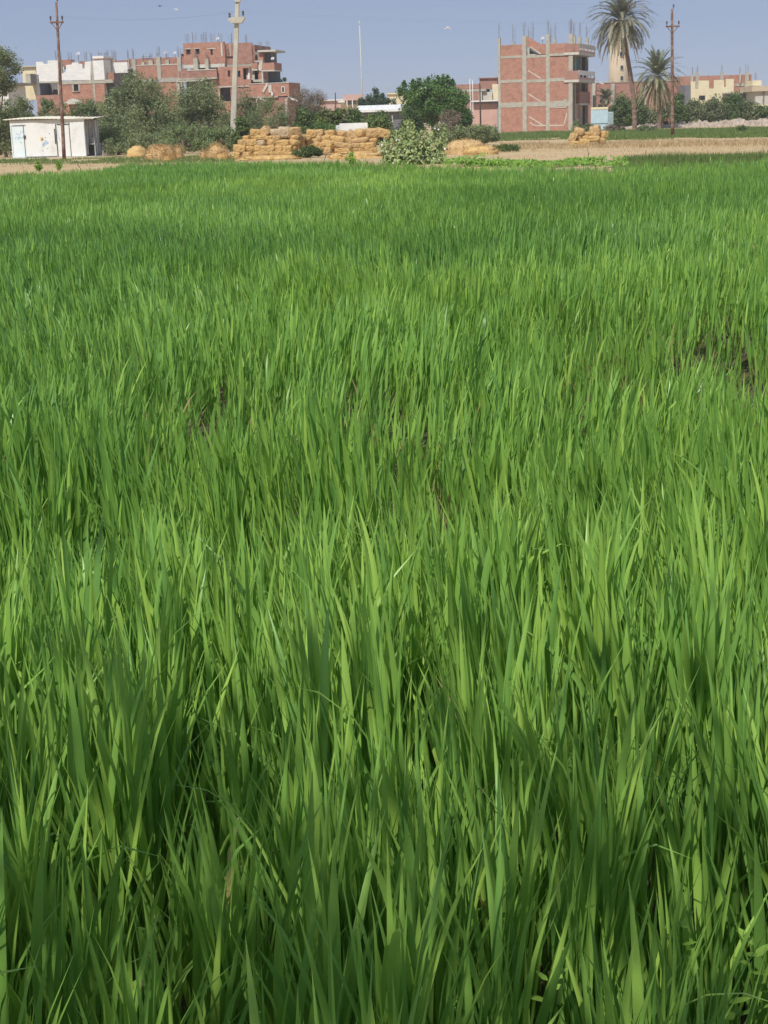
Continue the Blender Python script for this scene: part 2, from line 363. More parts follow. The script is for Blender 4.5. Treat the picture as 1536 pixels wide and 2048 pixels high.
def rebars(parent, x, y, z, h, n=5, s=.16):
    mb = MB()
    for k in range(n):
        dx, dy = (random.random() - .5) * 2 * s, (random.random() - .5) * 2 * s
        mb.tube([(x + dx, y + dy, z - .05), (x + dx * 1.25 + random.gauss(0, .03), y + dy * 1.25, z + h * random.uniform(.75, 1.05))], [.014, .014], 4)
    mb.box(x - s, x + s, y - .01, y + .01, z + h * .35, z + h * .35 + .02); mb.box(x - s, x + s, y - .01, y + .01, z + h * .65, z + h * .65 + .02)
    return obj('rebar', mb, MT['steel'], parent)
def column(root, pl, q, y0, y1, zm=None, mat='concrete', bars=1.0):
    a0, a1, z0, z1 = pl.rect(q, zm); zz_ = zm or pl.zm; z0 = 0 if q[3] >= (1000 if zz_ is ZB_ else 745 if zz_ is ZA_ else 228 if zz_ is ID else 1e9) else max(z0, 0)
    o = obj('column', MB().box(a0, a1, y0, y1, z0, z1), MT[mat], root)
    if bars: rebars(o, (a0 + a1) / 2, (y0 + y1) / 2, z1, bars, 5, abs(a1 - a0) * .36)
    return o
def strip(root, pl, name, mat, p, q, wd, y0, y1, zm=None):   # slanting bar on a facade
    (a, z), (b, u) = pl.m(*p, zm), pl.m(*q, zm); L = math.hypot(b - a, u - z); nx, nz = -(u - z) / L * wd / 2, (b - a) / L * wd / 2
    poly = [(a - nx, z - nz), (b - nx, u - nz), (b + nx, u + nz), (a + nx, z + nz)]
    return obj(name, MB().prism(poly, y0, y1), MT[mat], root)
def window(root, pl, q, y, zm=None, frame='dark_wood'):
    a0, a1, z0, z1 = pl.rect(q, zm); t_ = .06; mb = MB()
    mb.box(a0, a0 + t_, y, y + .08, z0, z1).box(a1 - t_, a1, y, y + .08, z0, z1).box(a0 + t_, a1 - t_, y, y + .08, z1 - t_, z1).box(a0 + t_, a1 - t_, y, y + .08, z0, z0 + t_)
    f = obj('window', mb, MT[frame], root); obj('pane', MB().box(a0 + t_, a1 - t_, y + .03, y + .05, z0 + t_, z1 - t_), MT['glass'], f); return f
def dish(name, label, loc, r=.4, group=None):
    t_ = thing(name, label, 'satellite dish', loc, 0, group)
    obj('mast', MB().tube([(0, 0, 0), (0, 0, .7)], [.03, .03], 6), MT['steel'], t_)
    mb = MB(); V, F = [], []
    ax = Vector((-.2, -.75, .6)).normalized(); u = ax.cross(Vector((0, 0, 1))).normalized(); v = ax.cross(u)
    for i in range(5):
        rr = r * i / 4
        for k in range(12): V.append(Vector((0, 0, .8)) + (u * math.cos(k * math.pi / 6) + v * math.sin(k * math.pi / 6)) * rr + ax * (rr * rr * .6))
    for i in range(4):
        for k in range(12): F.append((i*12+k, i*12+(k+1)%12, (i+1)*12+(k+1)%12, (i+1)*12+k))
    obj('reflector', mb.add(V, F), MT['dish'], t_, True); obj('feed_arm', MB().tube([tuple(Vector((0,0,.8)) - v * -r * .9), tuple(Vector((0, 0, .8)) + ax * r)], [.02, .02], 4), MT['steel'], t_)
    return t_

# ---- the free-standing four-storey brick and concrete house on the right
Z4 = Zm(900, 30, 4.518); Z5 = Zm(1120, 70, 9.75)
O = G(1141, 261); rr = R(-20)
H1 = thing('brick_house', 'four-storey bare brick house in a pale concrete frame, unfinished, standing alone', 'building', O, rr)
pl = Plane(O, rr, Z4); pr = Plane(O, rr + math.pi / 2, Z5)        # front, and the street side that recedes
def side(name, mat, q, x0, x1, label=None, holes=None):            # on the street side; local +y is depth, +x outwards
    a0, a1, z0, z1 = pr.rect(q); z0 = max(z0, 0); mb = MB()
    if a1 < a0: a0, a1 = a1, a0
    mb.box(x0, x1, a0, a1, z0, z1); o = obj(name, mb, MT[mat], H1)
    if label: o["label"] = label
    return o
aL = pl.m(445, 640)[0]; depth = pr.m(555, 600)[0]
ztop = pl.m(985, 258)[1]; zf = [0, pl.m(760, 812)[1], pl.m(760, 598)[1], pl.m(760, 372)[1]]
cols = [(436, 205, 458, 1068), (655, 190, 692, 1055), (868, 176, 902, 1045), (1072, 170, 1108, 1042)]
for q in cols: column(H1, pl, q, -.05, .35, bars=2.0)
for x0, x1, tops in ((458, 655, 270), (902, 1072, 258)):
    for y0, y1 in ((tops, 372), (378, 590), (598, 796), (815, 1056)): part(H1, pl, 'brick_infill', 'brick', (x0, y0, x1, y1), 0, .25)
for y0, y1 in ((375, 590), (600, 794), (812, 1056)): part(H1, pl, 'brick_infill', 'brick', (692, y0, 868, y1), 0, .25)
m_ = lambda x, y: pl.m(x, y)
obj('brick_infill', MB().prism([m_(692, 288), m_(760, 300), m_(815, 352), m_(868, 352), m_(868, 262), m_(815, 262), m_(692, 192)][::1], .0, .25), MT['brick'], H1)["label"] = 'sloping brick stair wall'
obj('stair_core', MB().box(m_(692, 300)[0], m_(868, 300)[0], 1.6, 1.8, zf[3], ztop), MT['interior'], H1)
for (y0, y1, x0, x1) in ((368, 390, 458, 655), (362, 386, 692, 868), (345, 368, 902, 1072), (585, 612, 458, 655), (582, 610, 692, 868), (568, 600, 902, 1072),
                         (790, 836, 458, 655), (785, 826, 692, 868), (775, 826, 902, 1072)):
    part(H1, pl, 'beam', 'concrete', (x0, y0, x1, y1), -.04, .3)
for p, q in (((725, 287), (820, 352)), ((705, 502), (820, 572)), ((710, 714), (825, 786)), ((712, 916), (850, 1002)), ((725, 970), (765, 1000)), ((1057, 885), (1030, 985))):
    strip(H1, pl, 'stair_edge', 'pale_concrete', p, q, .13, -.012, .1)
strip(H1, pl, 'stair_edge', 'pale_concrete', (765, 1000), (1030, 996), .14, -.02, .1); strip(H1, pl, 'stair_edge', 'pale_concrete', (905, 832), (1050, 836), .12, -.07, .0)
part(H1, pl, 'concrete_stub', 'concrete', (1032, 760, 1056, 836), -.09, -.045)
obj('wall', MB().box(aL - .05, aL + .2, .36, depth, 0, ztop - .4), MT['brick'], H1); obj('wall', MB().box(aL, -.3, depth, depth + .25, 0, ztop - .4), MT['brick'], H1)
for k, z in enumerate(zf[1:]): obj('floor_slab', MB().box(aL + .21, -1.2, .4, depth - .01, z - .18, z), MT['concrete'], H1)
obj('roof_slab', MB().box(aL + .21, -.1, .36, depth - .01, zf[3] + .05, zf[3] + .3), MT['concrete'], H1)
# street side: set-back walls, balconies
wx = -.9
y_a, y_b = pr.m(255, 800)[0], pr.m(555, 800)[0]
obj('wall', MB().box(wx - .25, wx, .36, depth - .02, zf[2], zf[3] - .18), MT['teal'], H1)["label"] = 'teal painted balcony wall'
for k in range(3):
    f0 = depth * (.2 + .27 * k); w_ = obj('window', MB().box(wx, wx + .05, f0, f0 + 1.3, zf[2] + .2, zf[3] - 1.0), MT['dark_wood'], H1); obj('pane', MB().box(wx + .051, wx + .07, f0 + .1, f0 + 1.2, zf[2] + .3, zf[3] - 1.1), MT['glass'], w_)
obj('wall', MB().box(wx - .25, wx, .36, depth - .02, 0, zf[2] - .18), MT['brick2'], H1)
for z in zf[1:3]:
    obj('opening', MB().box(wx, wx + .03, 1.0, 2.6, z - 2.6, z - .4), MT['glass'], H1)
def balcony(z0, zrail, mat, y0, y1, out):
    b_ = obj('balcony', MB().box(wx, out, y0, y1, z0 - .32, z0), MT['pale_concrete'], H1)
    obj('side_panel', MB().box(wx + .1, out - .05, y0, y0 + .12, z0 + .001, zrail), MT['brick2'], b_)
    hh = zrail - z0; out2 = out
    obj('parapet', MB().box(out2 - .12, out2, y0 + .13, y1, z0 + hh * .52, zrail + .04), MT[mat], b_)
    obj('kerb', MB().box(out2 - .12, out2, y0 + .13, y1, z0 + .001, z0 + hh * .26), MT['pink'], b_)
    for k in range(5): yy = y0 + .2 + (y1 - y0 - .6) * k / 4; obj('baluster', MB().box(out2 - .13, out2 + .012, yy, yy + .3, z0 + hh * .261, z0 + hh * .519), MT['white'], b_)
    return b_
balcony(zf[3] + .28, zf[3] + 1.35, 'pale_concrete', -.15, depth - 1.0, 1.15); balcony(zf[2], zf[2] + 1.15, 'white', -.15, depth - 1.0, 1.15)
zb0, zb1 = pr.m(500, 1310)[1], pr.m(500, 1030)[1]
obj('projecting_bay', MB().box(wx, .35, depth * .35, depth - .4, zf[1] + .05, zf[1] + 1.6), MT['brick2'], H1); obj('bay_slab', MB().box(wx, .4, depth * .34, depth - .3, zf[1] - .2, zf[1] + .049), MT['pale_concrete'], H1)
obj('ground_floor_wall', MB().box(wx, -.35, depth * .3, depth - 2.2, 0, zf[1] - .2), MT['pink'], H1)
for yy in (depth * .25, depth * .55, depth - .4):
    o = obj('column', MB().box(-.4, 0, yy, yy + .4, 0, ztop + 1.1), MT['concrete'], H1); rebars(o, -.2, yy + .2, ztop + 1.1, 1.9, 5, .15)
for (fx, fy) in ((.12, .3), (.27, .55), (.38, .3), (.52, .75), (.66, .45), (.8, .8), (.9, .35)):
    x = aL * (1 - fx); y = depth * fy; o = obj('column', MB().box(x - .17, x + .17, y - .17, y + .17, zf[3] + .3, ztop + random.uniform(.5, 1.1)), MT['concrete'], H1)
    rebars(o, x, y, o.bound_box[1][2], random.uniform(1.7, 2.5), 5, .15)
rp = Matrix.Rotation(rr, 3, 'Z') @ Vector((aL * .45, 2.5, 0)) + Vector(O)
dish('satellite_dish', 'small white satellite dish on the roof of the four-storey house', (rp.x, rp.y, ztop + .1), .25)

# ---- white block house, far left, above the white hut
ZA, ZB, ZC = ZA_, ZB_, ZC_
rl = R(-12); O = P(210, 200, 165); O[2] = 0
H2 = thing('white_block_house', 'unfinished house, white block storey with ragged top over red brick ground floor', 'building', O, rl)
pa = Plane(O, rl, ZA)
aA = pa.m(215, 400)[0]
poly = lambda pts: [pa.m(*q) for q in pts]
obj('wall', MB().prism(poly([(215, 470), (490, 462), (490, 215), (420, 215), (420, 240), (300, 240), (300, 215), (205, 215)]), 0, .25), MT['white_block'], H2)
obj('wall', MB().prism(poly([(535, 450), (905, 447), (905, 210), (830, 215), (825, 300), (800, 300), (795, 240), (750, 240), (745, 222), (665, 225), (660, 250), (590, 255), (585, 340), (535, 370)]), 0, .25), MT['white_block'], H2)
part(H2, pa, 'stair_tower', 'white_block', (945, 182, 1080, 447), -.1, 2.5); part(H2, pa, 'tower_cap', 'white', (935, 142, 1076, 172), -.15, 2.6); part(H2, pa, 'tower_ledge', 'brick', (935, 172, 1076, 181), -.2, 2.7)
part(H2, pa, 'beam', 'concrete', (536, 451, 1190, 495), -.06, .3); part(H2, pa, 'beam', 'concrete', (250, 466, 535, 484), -.1, .3)
column(H2, pa, (497, 195, 534, 450), .02, .35); column(H2, pa, (906, 205, 943, 447), .02, .3); column(H2, pa, (942, 496, 966, 760), -.03, .3, bars=0)
part(H2, pa, 'wall', 'brick', (536, 496, 941, 800), 0, .25, holes=[(690, 500, 748, 592)]); part(H2, pa, 'wall', 'brick', (967, 496, 1090, 800), 0, .25)
part(H2, pa, 'window_surround', 'concrete', (668, 498, 689, 600), -.03, .2); part(H2, pa, 'window_surround', 'concrete', (749, 498, 768, 600), -.03, .2); part(H2, pa, 'window_sill', 'concrete', (668, 592, 768, 600), -.12, .0)
window(H2, pa, (692, 502, 746, 590), .1)
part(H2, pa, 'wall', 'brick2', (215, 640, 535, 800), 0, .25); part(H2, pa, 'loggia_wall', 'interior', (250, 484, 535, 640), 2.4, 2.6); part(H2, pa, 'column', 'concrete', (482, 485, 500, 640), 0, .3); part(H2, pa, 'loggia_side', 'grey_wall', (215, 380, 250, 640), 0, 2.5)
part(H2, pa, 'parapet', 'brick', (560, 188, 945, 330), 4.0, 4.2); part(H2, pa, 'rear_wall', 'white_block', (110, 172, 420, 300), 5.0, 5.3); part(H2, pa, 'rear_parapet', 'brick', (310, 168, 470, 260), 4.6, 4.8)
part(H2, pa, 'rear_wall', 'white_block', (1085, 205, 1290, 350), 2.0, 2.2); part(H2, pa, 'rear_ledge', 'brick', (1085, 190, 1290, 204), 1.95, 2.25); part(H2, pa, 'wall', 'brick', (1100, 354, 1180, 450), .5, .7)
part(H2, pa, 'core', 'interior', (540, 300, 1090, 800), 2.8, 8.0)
O3 = MB(); ax0 = pa.m(620, 742); ax1 = pa.m(820, 738); n_ = 8
pts = [(ax0[0] + (ax1[0] - ax0[0]) * k / n_, ax0[1] + .4 * math.sin(math.pi * k / n_) ** 2) for k in range(n_ + 1)]
obj('arched_canopy', MB().prism([(ax0[0], ax0[1] - .15), (ax1[0], ax1[1] - .15)] + pts[::-1], -1.2, -.02), MT['pale_concrete'], H2)
for zx in (270, 440, 640, 840, 920, 1060):
    a_, z_ = pa.m(zx, 180); rebars(H2, a_, 4.3 if zx < 940 else 1.2, z_, 1.0, 5, .2)
ci = Matrix.Rotation(rl, 3, 'Z') @ Vector((pa.m(580, 180)[0], 3.6, 0)) + Vector(O)
dish('satellite_dish', 'white satellite dish above the brick parapet behind the white block wall', (ci.x, ci.y, pa.m(580, 195)[1]), .22)
# cream neighbour
O = P(60, 200, 176); O[2] = 0
H3 = thing('cream_house', 'cream plastered house half hidden by the tree at the left edge', 'building', O, rl); pc = Plane(O, rl, ZA)
part(H3, pc, 'wall', 'cream', (40, 280, 215, 700), 0, 6.0, holes=None); part(H3, pc, 'roof_slab', 'pale_concrete', (30, 268, 222, 279), -.3, 6.2)
part(H3, pc, 'shaded_annex', 'concrete', (150, 372, 212, 500), -1.6, -.1); part(H3, pc, 'garden_wall', 'cream', (-60, 505, 190, 760), -3.0, -2.6)
O = P(8, 210, 150); O[2] = 0
H4 = thing('white_shed', 'small whitewashed shed with brick corner below the tree at the left edge', 'shed', O, rl); pw = Plane(O, rl, ID)
part(H4, pw, 'wall', 'white', (-30, 172, 20, 280), 0, 4); part(H4, pw, 'brick_corner', 'brick', (-30, 172, 3, 280), -.06, -.005); part(H4, pw, 'roof_slab', 'concrete', (-30, 166, 30, 171), -.3, 4.2)
window(H4, pw, (7, 180, 14, 192), -.04)

# ---- brick wing and tall block, left of the concrete pole
O = P(445, 200, 178); O[2] = 0
H5 = thing('brick_apartment_house', 'rambling unfinished red brick apartment house with stepped storeys behind the grey-green trees', 'building', O, rl)
pb = Plane(O, rl, ZB); pcx = Plane(O, rl, ZC)
B = lambda name, mat, q, y0, y1, holes=None: part(H5, pb, name, mat, q, y0, y1, ZB, holes)
D = lambda name, mat, q, y0, y1, holes=None: part(H5, pcx, name, mat, q, y0, y1, ZC, holes)
B('wall', 'brick', (250, 802, 1190, 1400), 0, .25); B('beam', 'concrete', (0, 770, 800, 820), -.05, .3); B('beam', 'concrete', (870, 728, 1270, 800), -.05, .3)
B('wall', 'brick', (445, 522, 806, 768), 0, .25); B('wall', 'brick', (871, 515, 1164, 727), 0, .25); B('wall', 'brick', (1231, 570, 1300, 727), 0, .25)
B('coping', 'pale_concrete', (446, 508, 804, 520), -.04, .3); B('coping', 'pale_concrete', (872, 494, 1164, 513), -.04, .3); B('wall', 'brick', (245, 580, 385, 780), .4, .6)
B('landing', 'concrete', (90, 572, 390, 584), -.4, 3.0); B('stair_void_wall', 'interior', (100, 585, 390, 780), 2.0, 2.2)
strip(H5, pb, 'stair_flight', 'pale_concrete', (110, 640), (200, 770), .6, .1, 1.2, ZB)
B('parapet', 'brick', (175, 372, 1260, 505), 3.0, 3.25); B('parapet_coping', 'concrete', (380, 346, 520, 356), 2.8, 3.3); B('roof_room', 'brick2', (1020, 300, 1255, 371), 4.0, 6.0); B('roof_room_slab', 'concrete', (1010, 284, 1255, 299), 3.8, 6.2)
for q in ((35, 430, 95, 770), (96, 450, 132, 768), (285, 415, 335, 640), (385, 415, 445, 700), (806, 370, 870, 768), (1165, 375, 1230, 1020)): column(H5, pb, q, -.08, .3, ZB, bars=1.2)
for q in ((640, 430, 712, 512), (766, 420, 800, 512), (930, 420, 990, 496), (520, 460, 570, 510)): column(H5, pb, q, .3, .7, ZB, bars=.9)
# tall block
D('wall', 'brick', (45, 96, 575, 373), .0, .25, [(80, 182, 134, 250), (198, 176, 250, 246), (390, 180, 420, 256)])
for q in ((82, 184, 132, 248), (200, 178, 248, 244), (392, 182, 418, 254)): window(H5, pcx, q, .12, ZC)
for q in ((62, 172, 140, 181), (178, 166, 258, 175), (345, 168, 460, 179)): D('lintel', 'pale_concrete', q, -.04, .2)
D('wall', 'brick2', (576, 100, 914, 373), .35, .6, [(598, 172, 630, 262)]); D('corner_strip', 'pale_concrete', (524, 100, 544, 268), -.04, -.002); D('lintel', 'pale_concrete', (628, 115, 636, 270), .3, .348); D('ledge', 'dark_wood', (576, 270, 700, 277), .2, .348)
D('beam', 'pale_concrete', (50, 375, 575, 420), -.06, .3); D('beam', 'concrete', (576, 375, 920, 420), .3, .6)
for q in ((190, 296, 242, 445), (340, 305, 380, 445)): column(H5, pcx, q, -.5, -.07, ZC, bars=.8)
D('ledge', 'pale_concrete', (130, 444, 502, 456), -1.2, .0); D('parapet', 'brick2', (25, 457, 510, 549), -1.15, -.95); D('slab', 'concrete', (20, 550, 512, 572), -1.25, 2.0); D('soffit_beam', 'pale_concrete', (0, 574, 335, 598), -1.2, -.9)
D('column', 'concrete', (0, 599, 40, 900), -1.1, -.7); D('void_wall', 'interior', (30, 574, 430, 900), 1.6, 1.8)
D('wall', 'brick', (430, 574, 530, 880), -.7, -.45); D('wall', 'brick', (512, 405, 925, 665), -.7, -.45, [(634, 455, 666, 536), (752, 460, 796, 541), (830, 426, 912, 570)])
for q in ((636, 457, 664, 534), (754, 462, 794, 539)): window(H5, pcx, q, -.6, ZC)
D('recess_wall', 'pale_concrete', (820, 420, 925, 575), .9, 1.0); strip(H5, pcx, 'curtain', 'white', (912, 430), (900, 566), .5, -.3, -.25, ZC)
D('ledge', 'pale_concrete', (515, 655, 925, 668), -.8, -.705); D('wall', 'brick2', (672, 669, 930, 900), -.7, -.45); D('recess_wall', 'grey_wall', (532, 669, 672, 850), .6, .8); D('column', 'pale_concrete', (520, 669, 534, 860), -.72, -.4); D('wall', 'brick', (531, 850, 672, 900), -.7, -.45)
D('core', 'brick2', (60, 130, 905, 900), 2.2, 9.0)
# balconies at its right end
D('roof_canopy', 'pale_concrete', (985, 190, 1216, 214), .2, 4.5); D('stair_wall', 'grey_wall', (1046, 215, 1118, 345), 1.5, 4.0); D('wall', 'brick', (975, 226, 1045, 322), .6, 3.5); D('slab', 'concrete', (945, 322, 1046, 348), .4, 3.5); D('void_wall', 'interior', (918, 205, 975, 620), 1.6, 1.8)
for q, s_ in (((920, 360, 1000, 440), (918, 441, 1002, 455)), ((1060, 356, 1216, 448), (1052, 449, 1220, 464))):
    b_ = D('balcony', 'pale_concrete', s_, -.3, 3.0); a0, a1, z0, z1 = pcx.rect(q, ZC); obj('parapet', MB().box(a0, a1, -.28, -.1, z0, z1), MT['brick'], b_); obj('parapet_return', MB().box(a1 - .15, a1, -.09, 2.9, z0, z1), MT['brick2'], b_)
strip(H5, pcx, 'stair_flight', 'pale_concrete', (1050, 352), (1015, 452), .5, -.1, .8, ZC)
D('recess_wall', 'grey_wall', (1060, 466, 1215, 615), 2.2, 2.4); D('wall', 'brick', (1002, 456, 1052, 615), .0, .3); D('column', 'pale_concrete', (1053, 466, 1068, 612), -.2, .1); D('void_wall', 'glass', (932, 456, 1002, 560), 1.0, 1.1); D('slab', 'concrete', (940, 570, 1075, 600), -.2, .9)
D('annex_wall', 'brick', (932, 626, 1440, 790), -1.5, 3.5); D('annex_coping', 'pale_concrete', (930, 616, 1442, 625), -1.55, 3.55); D('annex_ledge', 'concrete', (935, 790, 1300, 806), -1.7, -.2); D('annex_base', 'brick2', (940, 806, 1430, 1100), -1.45, 3.4)
window(H5, pcx, (1345, 662, 1384, 740), -1.56, ZC, 'white'); D('stair_flight', 'pale_concrete', (1182, 640, 1222, 740), -1.62, -1.505); D('water_tank', 'plastic', (1225, 735, 1245, 780), -1.9, -1.51); strip(H5, pcx, 'stair_flight', 'pale_concrete', (1165, 632), (1110, 730), .25, -1.6, -1.505, ZC)
for zx, zy in ((80, 96), (165, 96), (270, 96), (320, 90), (400, 96), (505, 96), (615, 96), (820, 120), (980, 190), (1090, 190)): a_, z_ = pcx.m(zx, zy, ZC); rebars(H5, a_, .5 if zx < 575 else 1.2, z_, 1.15, 5, .2)
for (zx, zy, n_, lb) in ((478, 92, ZC, 'white satellite dish on the highest roof edge of the rambling brick house'), (1182, 348, ZC, 'dark satellite dish on the end balcony of the rambling brick house'),
                         (800, 350, ZB, 'satellite dish above the parapet of the long brick wing'), (958, 350, ZB, 'tilted satellite dish beside the roof room of the brick wing')):
    pp = pcx if n_ is ZC else pb; a_, z_ = pp.m(zx, zy, n_); v_ = Matrix.Rotation(rl, 3, 'Z') @ Vector((a_, .2 if n_ is ZC else 3.1, 0)) + Vector(O); dish('satellite_dish', lb, (v_.x, v_.y, z_ - .4), .21)

# ---- low far buildings in the middle
ZF = Zm(650, 140, 4.267); ZG = Zm(1180, 100, 4.315)
def simple(name, label, cat, px, Y, r=0.0):
    O = P(px, 220, Y); O[2] = 0; return thing(name, label, cat, O, r), Plane(O, r, ID)
t_, q_ = simple('pink_building', 'pale pink flat-roofed building with white canopy left of the cypress trees', 'building', 690, 300)
part(t_, q_, 'wall', 'cream', (682, 197, 735, 262), 1.5, 8, ZF and ID); part(t_, q_, 'upper_wall', 'pink', (686, 189, 728, 200.5), 0, 8); part(t_, q_, 'canopy', 'white', (676, 202, 690, 205), -2, 1.4); part(t_, q_, 'opening', 'grey_wall', (692, 202, 712, 209), 1.3, 1.49); part(t_, q_, 'column', 'white', (693, 201, 695, 215), -.5, .0); part(t_, q_, 'column', 'white', (704, 201, 706, 215), -.5, .0)
t_, q_ = simple('low_white_house', 'low white house beyond the brown shrub, near the bare mast', 'building', 665, 320)
part(t_, q_, 'wall', 'pink', (640, 201, 688, 240), 0, 6); part(t_, q_, 'roof_slab', 'white', (638, 199, 690, 201.4), -.5, 6.4)
t_, q_ = simple('yellow_building', 'pale yellow building showing left of the large ficus tree', 'building', 790, 280)
part(t_, q_, 'wall', 'cream', (776, 188, 825, 240), 0, 8); part(t_, q_, 'roof_slab', 'cream', (774, 185.5, 827, 188), -.3, 8.3)
t_, q_ = simple('long_shed', 'long low shed with white sheet roof and dark wall behind the straw bales', 'shed', 770, 190, R(-4))
part(t_, q_, 'wall', 'grey_wall', (716, 222, 832, 262), 0, 6)
a0, a1, z0, z1 = q_.rect((708, 214, 830, 223)); n_ = 9
for k in range(n_): x0 = a0 + (a1 - a0) * k / n_; obj('roof_sheet', MB().add([(x0, -.6, z0), (x0 + (a1-a0)/n_ - .02, -.6, z0), (x0 + (a1-a0)/n_ - .02, 7, z1 + .25), (x0, 7, z1 + .25), (x0, -.6, z0 + .08), (x0 + (a1-a0)/n_ - .02, -.6, z0 + .08), (x0 + (a1-a0)/n_ - .02, 7, z1 + .33), (x0, 7, z1 + .33)], [(0,3,2,1),(4,5,6,7),(0,1,5,4),(1,2,6,5),(2,3,7,6),(3,0,4,7)]), MT['white'], t_)
part(t_, q_, 'roof_fascia', 'white', (708, 219, 830, 223.5), -.7, -.61); obj('post', MB().tube([(q_.m(786, 250)[0], -1, 0), (q_.m(786, 250)[0], -1, 2.6)], [.07, .07], 6), MT['pale_concrete'], t_)
t_, q_ = simple('brick_row_house', 'low red brick house with concrete beams between the ficus tree and pink wall', 'building', 957, 240, R(-10))
part(t_, q_, 'parapet', 'brick2', (912, 168.5, 958, 178), 0, 6); part(t_, q_, 'beam', 'concrete', (912, 178.3, 972, 183.5), -.06, 6); part(t_, q_, 'wall', 'brick2', (912, 184, 962, 250), 0, 6); part(t_, q_, 'column', 'concrete', (926, 184, 931, 250), -.05, .2); part(t_, q_, 'column', 'pale_concrete', (958, 184, 964, 230), -.05, .2)
part(t_, q_, 'roof_room', 'brick2', (957, 156.5, 992, 177.8), 1.5, 5); part(t_, q_, 'roof_edge', 'brick', (955, 154.8, 994, 156.3), 1.2, 5.3); part(t_, q_, 'wall', 'pale_concrete', (964.5, 184, 984, 250), .4, 6); part(t_, q_, 'side_room', 'cream', (984, 168, 1002, 250), .8, 6)
t_, q_ = simple('pink_wall_house', 'pink plastered single-storey house with dark eaves beside the four-storey brick house', 'building', 970, 215, R(-10))
part(t_, q_, 'wall', 'pink', (944, 207, 1001, 275), 0, 6); part(t_, q_, 'roof_slab', 'white', (944, 200.5, 1003, 203.2), -.8, 6.4); part(t_, q_, 'eave', 'grey_wall', (944, 203.4, 1000, 206.8), -.5, 6.0); part(t_, q_, 'drainpipe', 'teal', (995, 207, 998, 262), -.15, -.02)
O = G(954, 264); t_ = thing('green_gate', 'green barred metal gate in front of the pink wall', 'gate', O); q_ = Plane(O)
a0, a1, z0, z1 = q_.rect((947, 233, 961, 264)); z0 = .1
obj('frame', MB().box(a0, a1, -.03, .03, z0, z0 + .08).box(a0, a1, -.03, .03, z1 - .08, z1).box(a0, a0 + .08, -.03, .03, z0 + .08, z1 - .08).box(a1 - .08, a1, -.03, .03, z0 + .08, z1 - .08), MT['green_paint'], t_)
for k in range(6): x = a0 + .15 + (a1 - a0 - .3) * k / 5; obj('bar', MB().box(x - .03, x + .03, -.02, .02, z0 + .08, z1 - .08), MT['green_paint'], t_)

# ---- right-hand background
t_, q_ = simple('long_brick_wall_building', 'long low red brick building behind the palms and water tower', 'building', 1280, 265)
part(t_, q_, 'wall', 'brick2', (1180, 164, 1385, 240), 0, 8); part(t_, q_, 'coping', 'concrete', (1180, 162.4, 1385, 163.8), -.1, 8.1)
for px in (1187, 1225, 1288): column(t_, q_, (px - 3.5, 167, px + 3.5, 240), -.35, -.01, ID, bars=1.0)
t_, q_ = simple('cream_block_house', 'unfinished cream block house with gaps in its top storey behind the bushes', 'building', 1420, 236)
obj('wall', MB().prism([q_.m(*p) for p in ((1382, 240), (1462, 240), (1467, 184), (1468, 158), (1452, 158), (1452, 174), (1448, 174), (1448, 160), (1428, 160), (1428, 177), (1418, 177), (1418, 161), (1397, 161), (1397, 178), (1391, 178), (1391, 163), (1382, 163))], 0, .25), MT['cream'], t_)
part(t_, q_, 'wall', 'cream', (1382, 240, 1463, 262), 0, .25); part(t_, q_, 'side_wall', 'grey_wall', (1370, 170, 1381.5, 262), .3, 5); part(t_, q_, 'core', 'brick2', (1384, 180, 1460, 262), 1.2, 6)
window(t_, q_, (1398, 191, 1410, 200), -.05)
for q in ((1392, 145, 1398, 178), (1441, 145, 1447, 178)): column(t_, q_, q, .05, .4, ID, bars=1.2)
t_, q_ = simple('red_brick_building', 'red brick building with grey columns rising behind the cream block house', 'building', 1430, 262)
part(t_, q_, 'wall', 'brick', (1360, 151, 1502, 240), 0, 6); part(t_, q_, 'beam', 'concrete', (1470, 167, 1502, 172), -.1, -.002); part(t_, q_, 'column', 'pale_concrete', (1361, 172, 1370, 178), -.1, -.003)
for q in ((1488, 144, 1496, 240), (1478, 148, 1481, 167), (1380, 150, 1386, 170)): column(t_, q_, q, -.35, -.11, ID, bars=1.3)
t_, q_ = simple('dark_lean_to', 'dark lean-to shed with flat roof beside the cream house at the right edge', 'shed', 1485, 232)
part(t_, q_, 'wall', 'grey_wall', (1460, 187, 1511, 262), 0, 5); part(t_, q_, 'roof_slab', 'concrete', (1456, 184, 1513, 186.8), -.8, 5.3)
t_, q_ = simple('cream_corner_house', 'cream house with grey upper wall cut by the right edge of the view', 'building', 1530, 226)
part(t_, q_, 'wall', 'cream', (1511, 208, 1600, 262), 0, 7); part(t_, q_, 'upper_wall', 'pale_concrete', (1511, 182, 1600, 207.8), .05, 7); part(t_, q_, 'parapet', 'beige', (1503, 171, 1600, 181.8), -.4, 7); part(t_, q_, 'roof_room', 'cream', (1512, 160, 1530, 170.8), 2, 6); part(t_, q_, 'drainpipe', 'steel', (1526, 183, 1528, 207), -.1, .04)
a_, z_ = q_.m(1522, 160); rebars(t_, a_, 3, z_, 1.2, 5, .2)

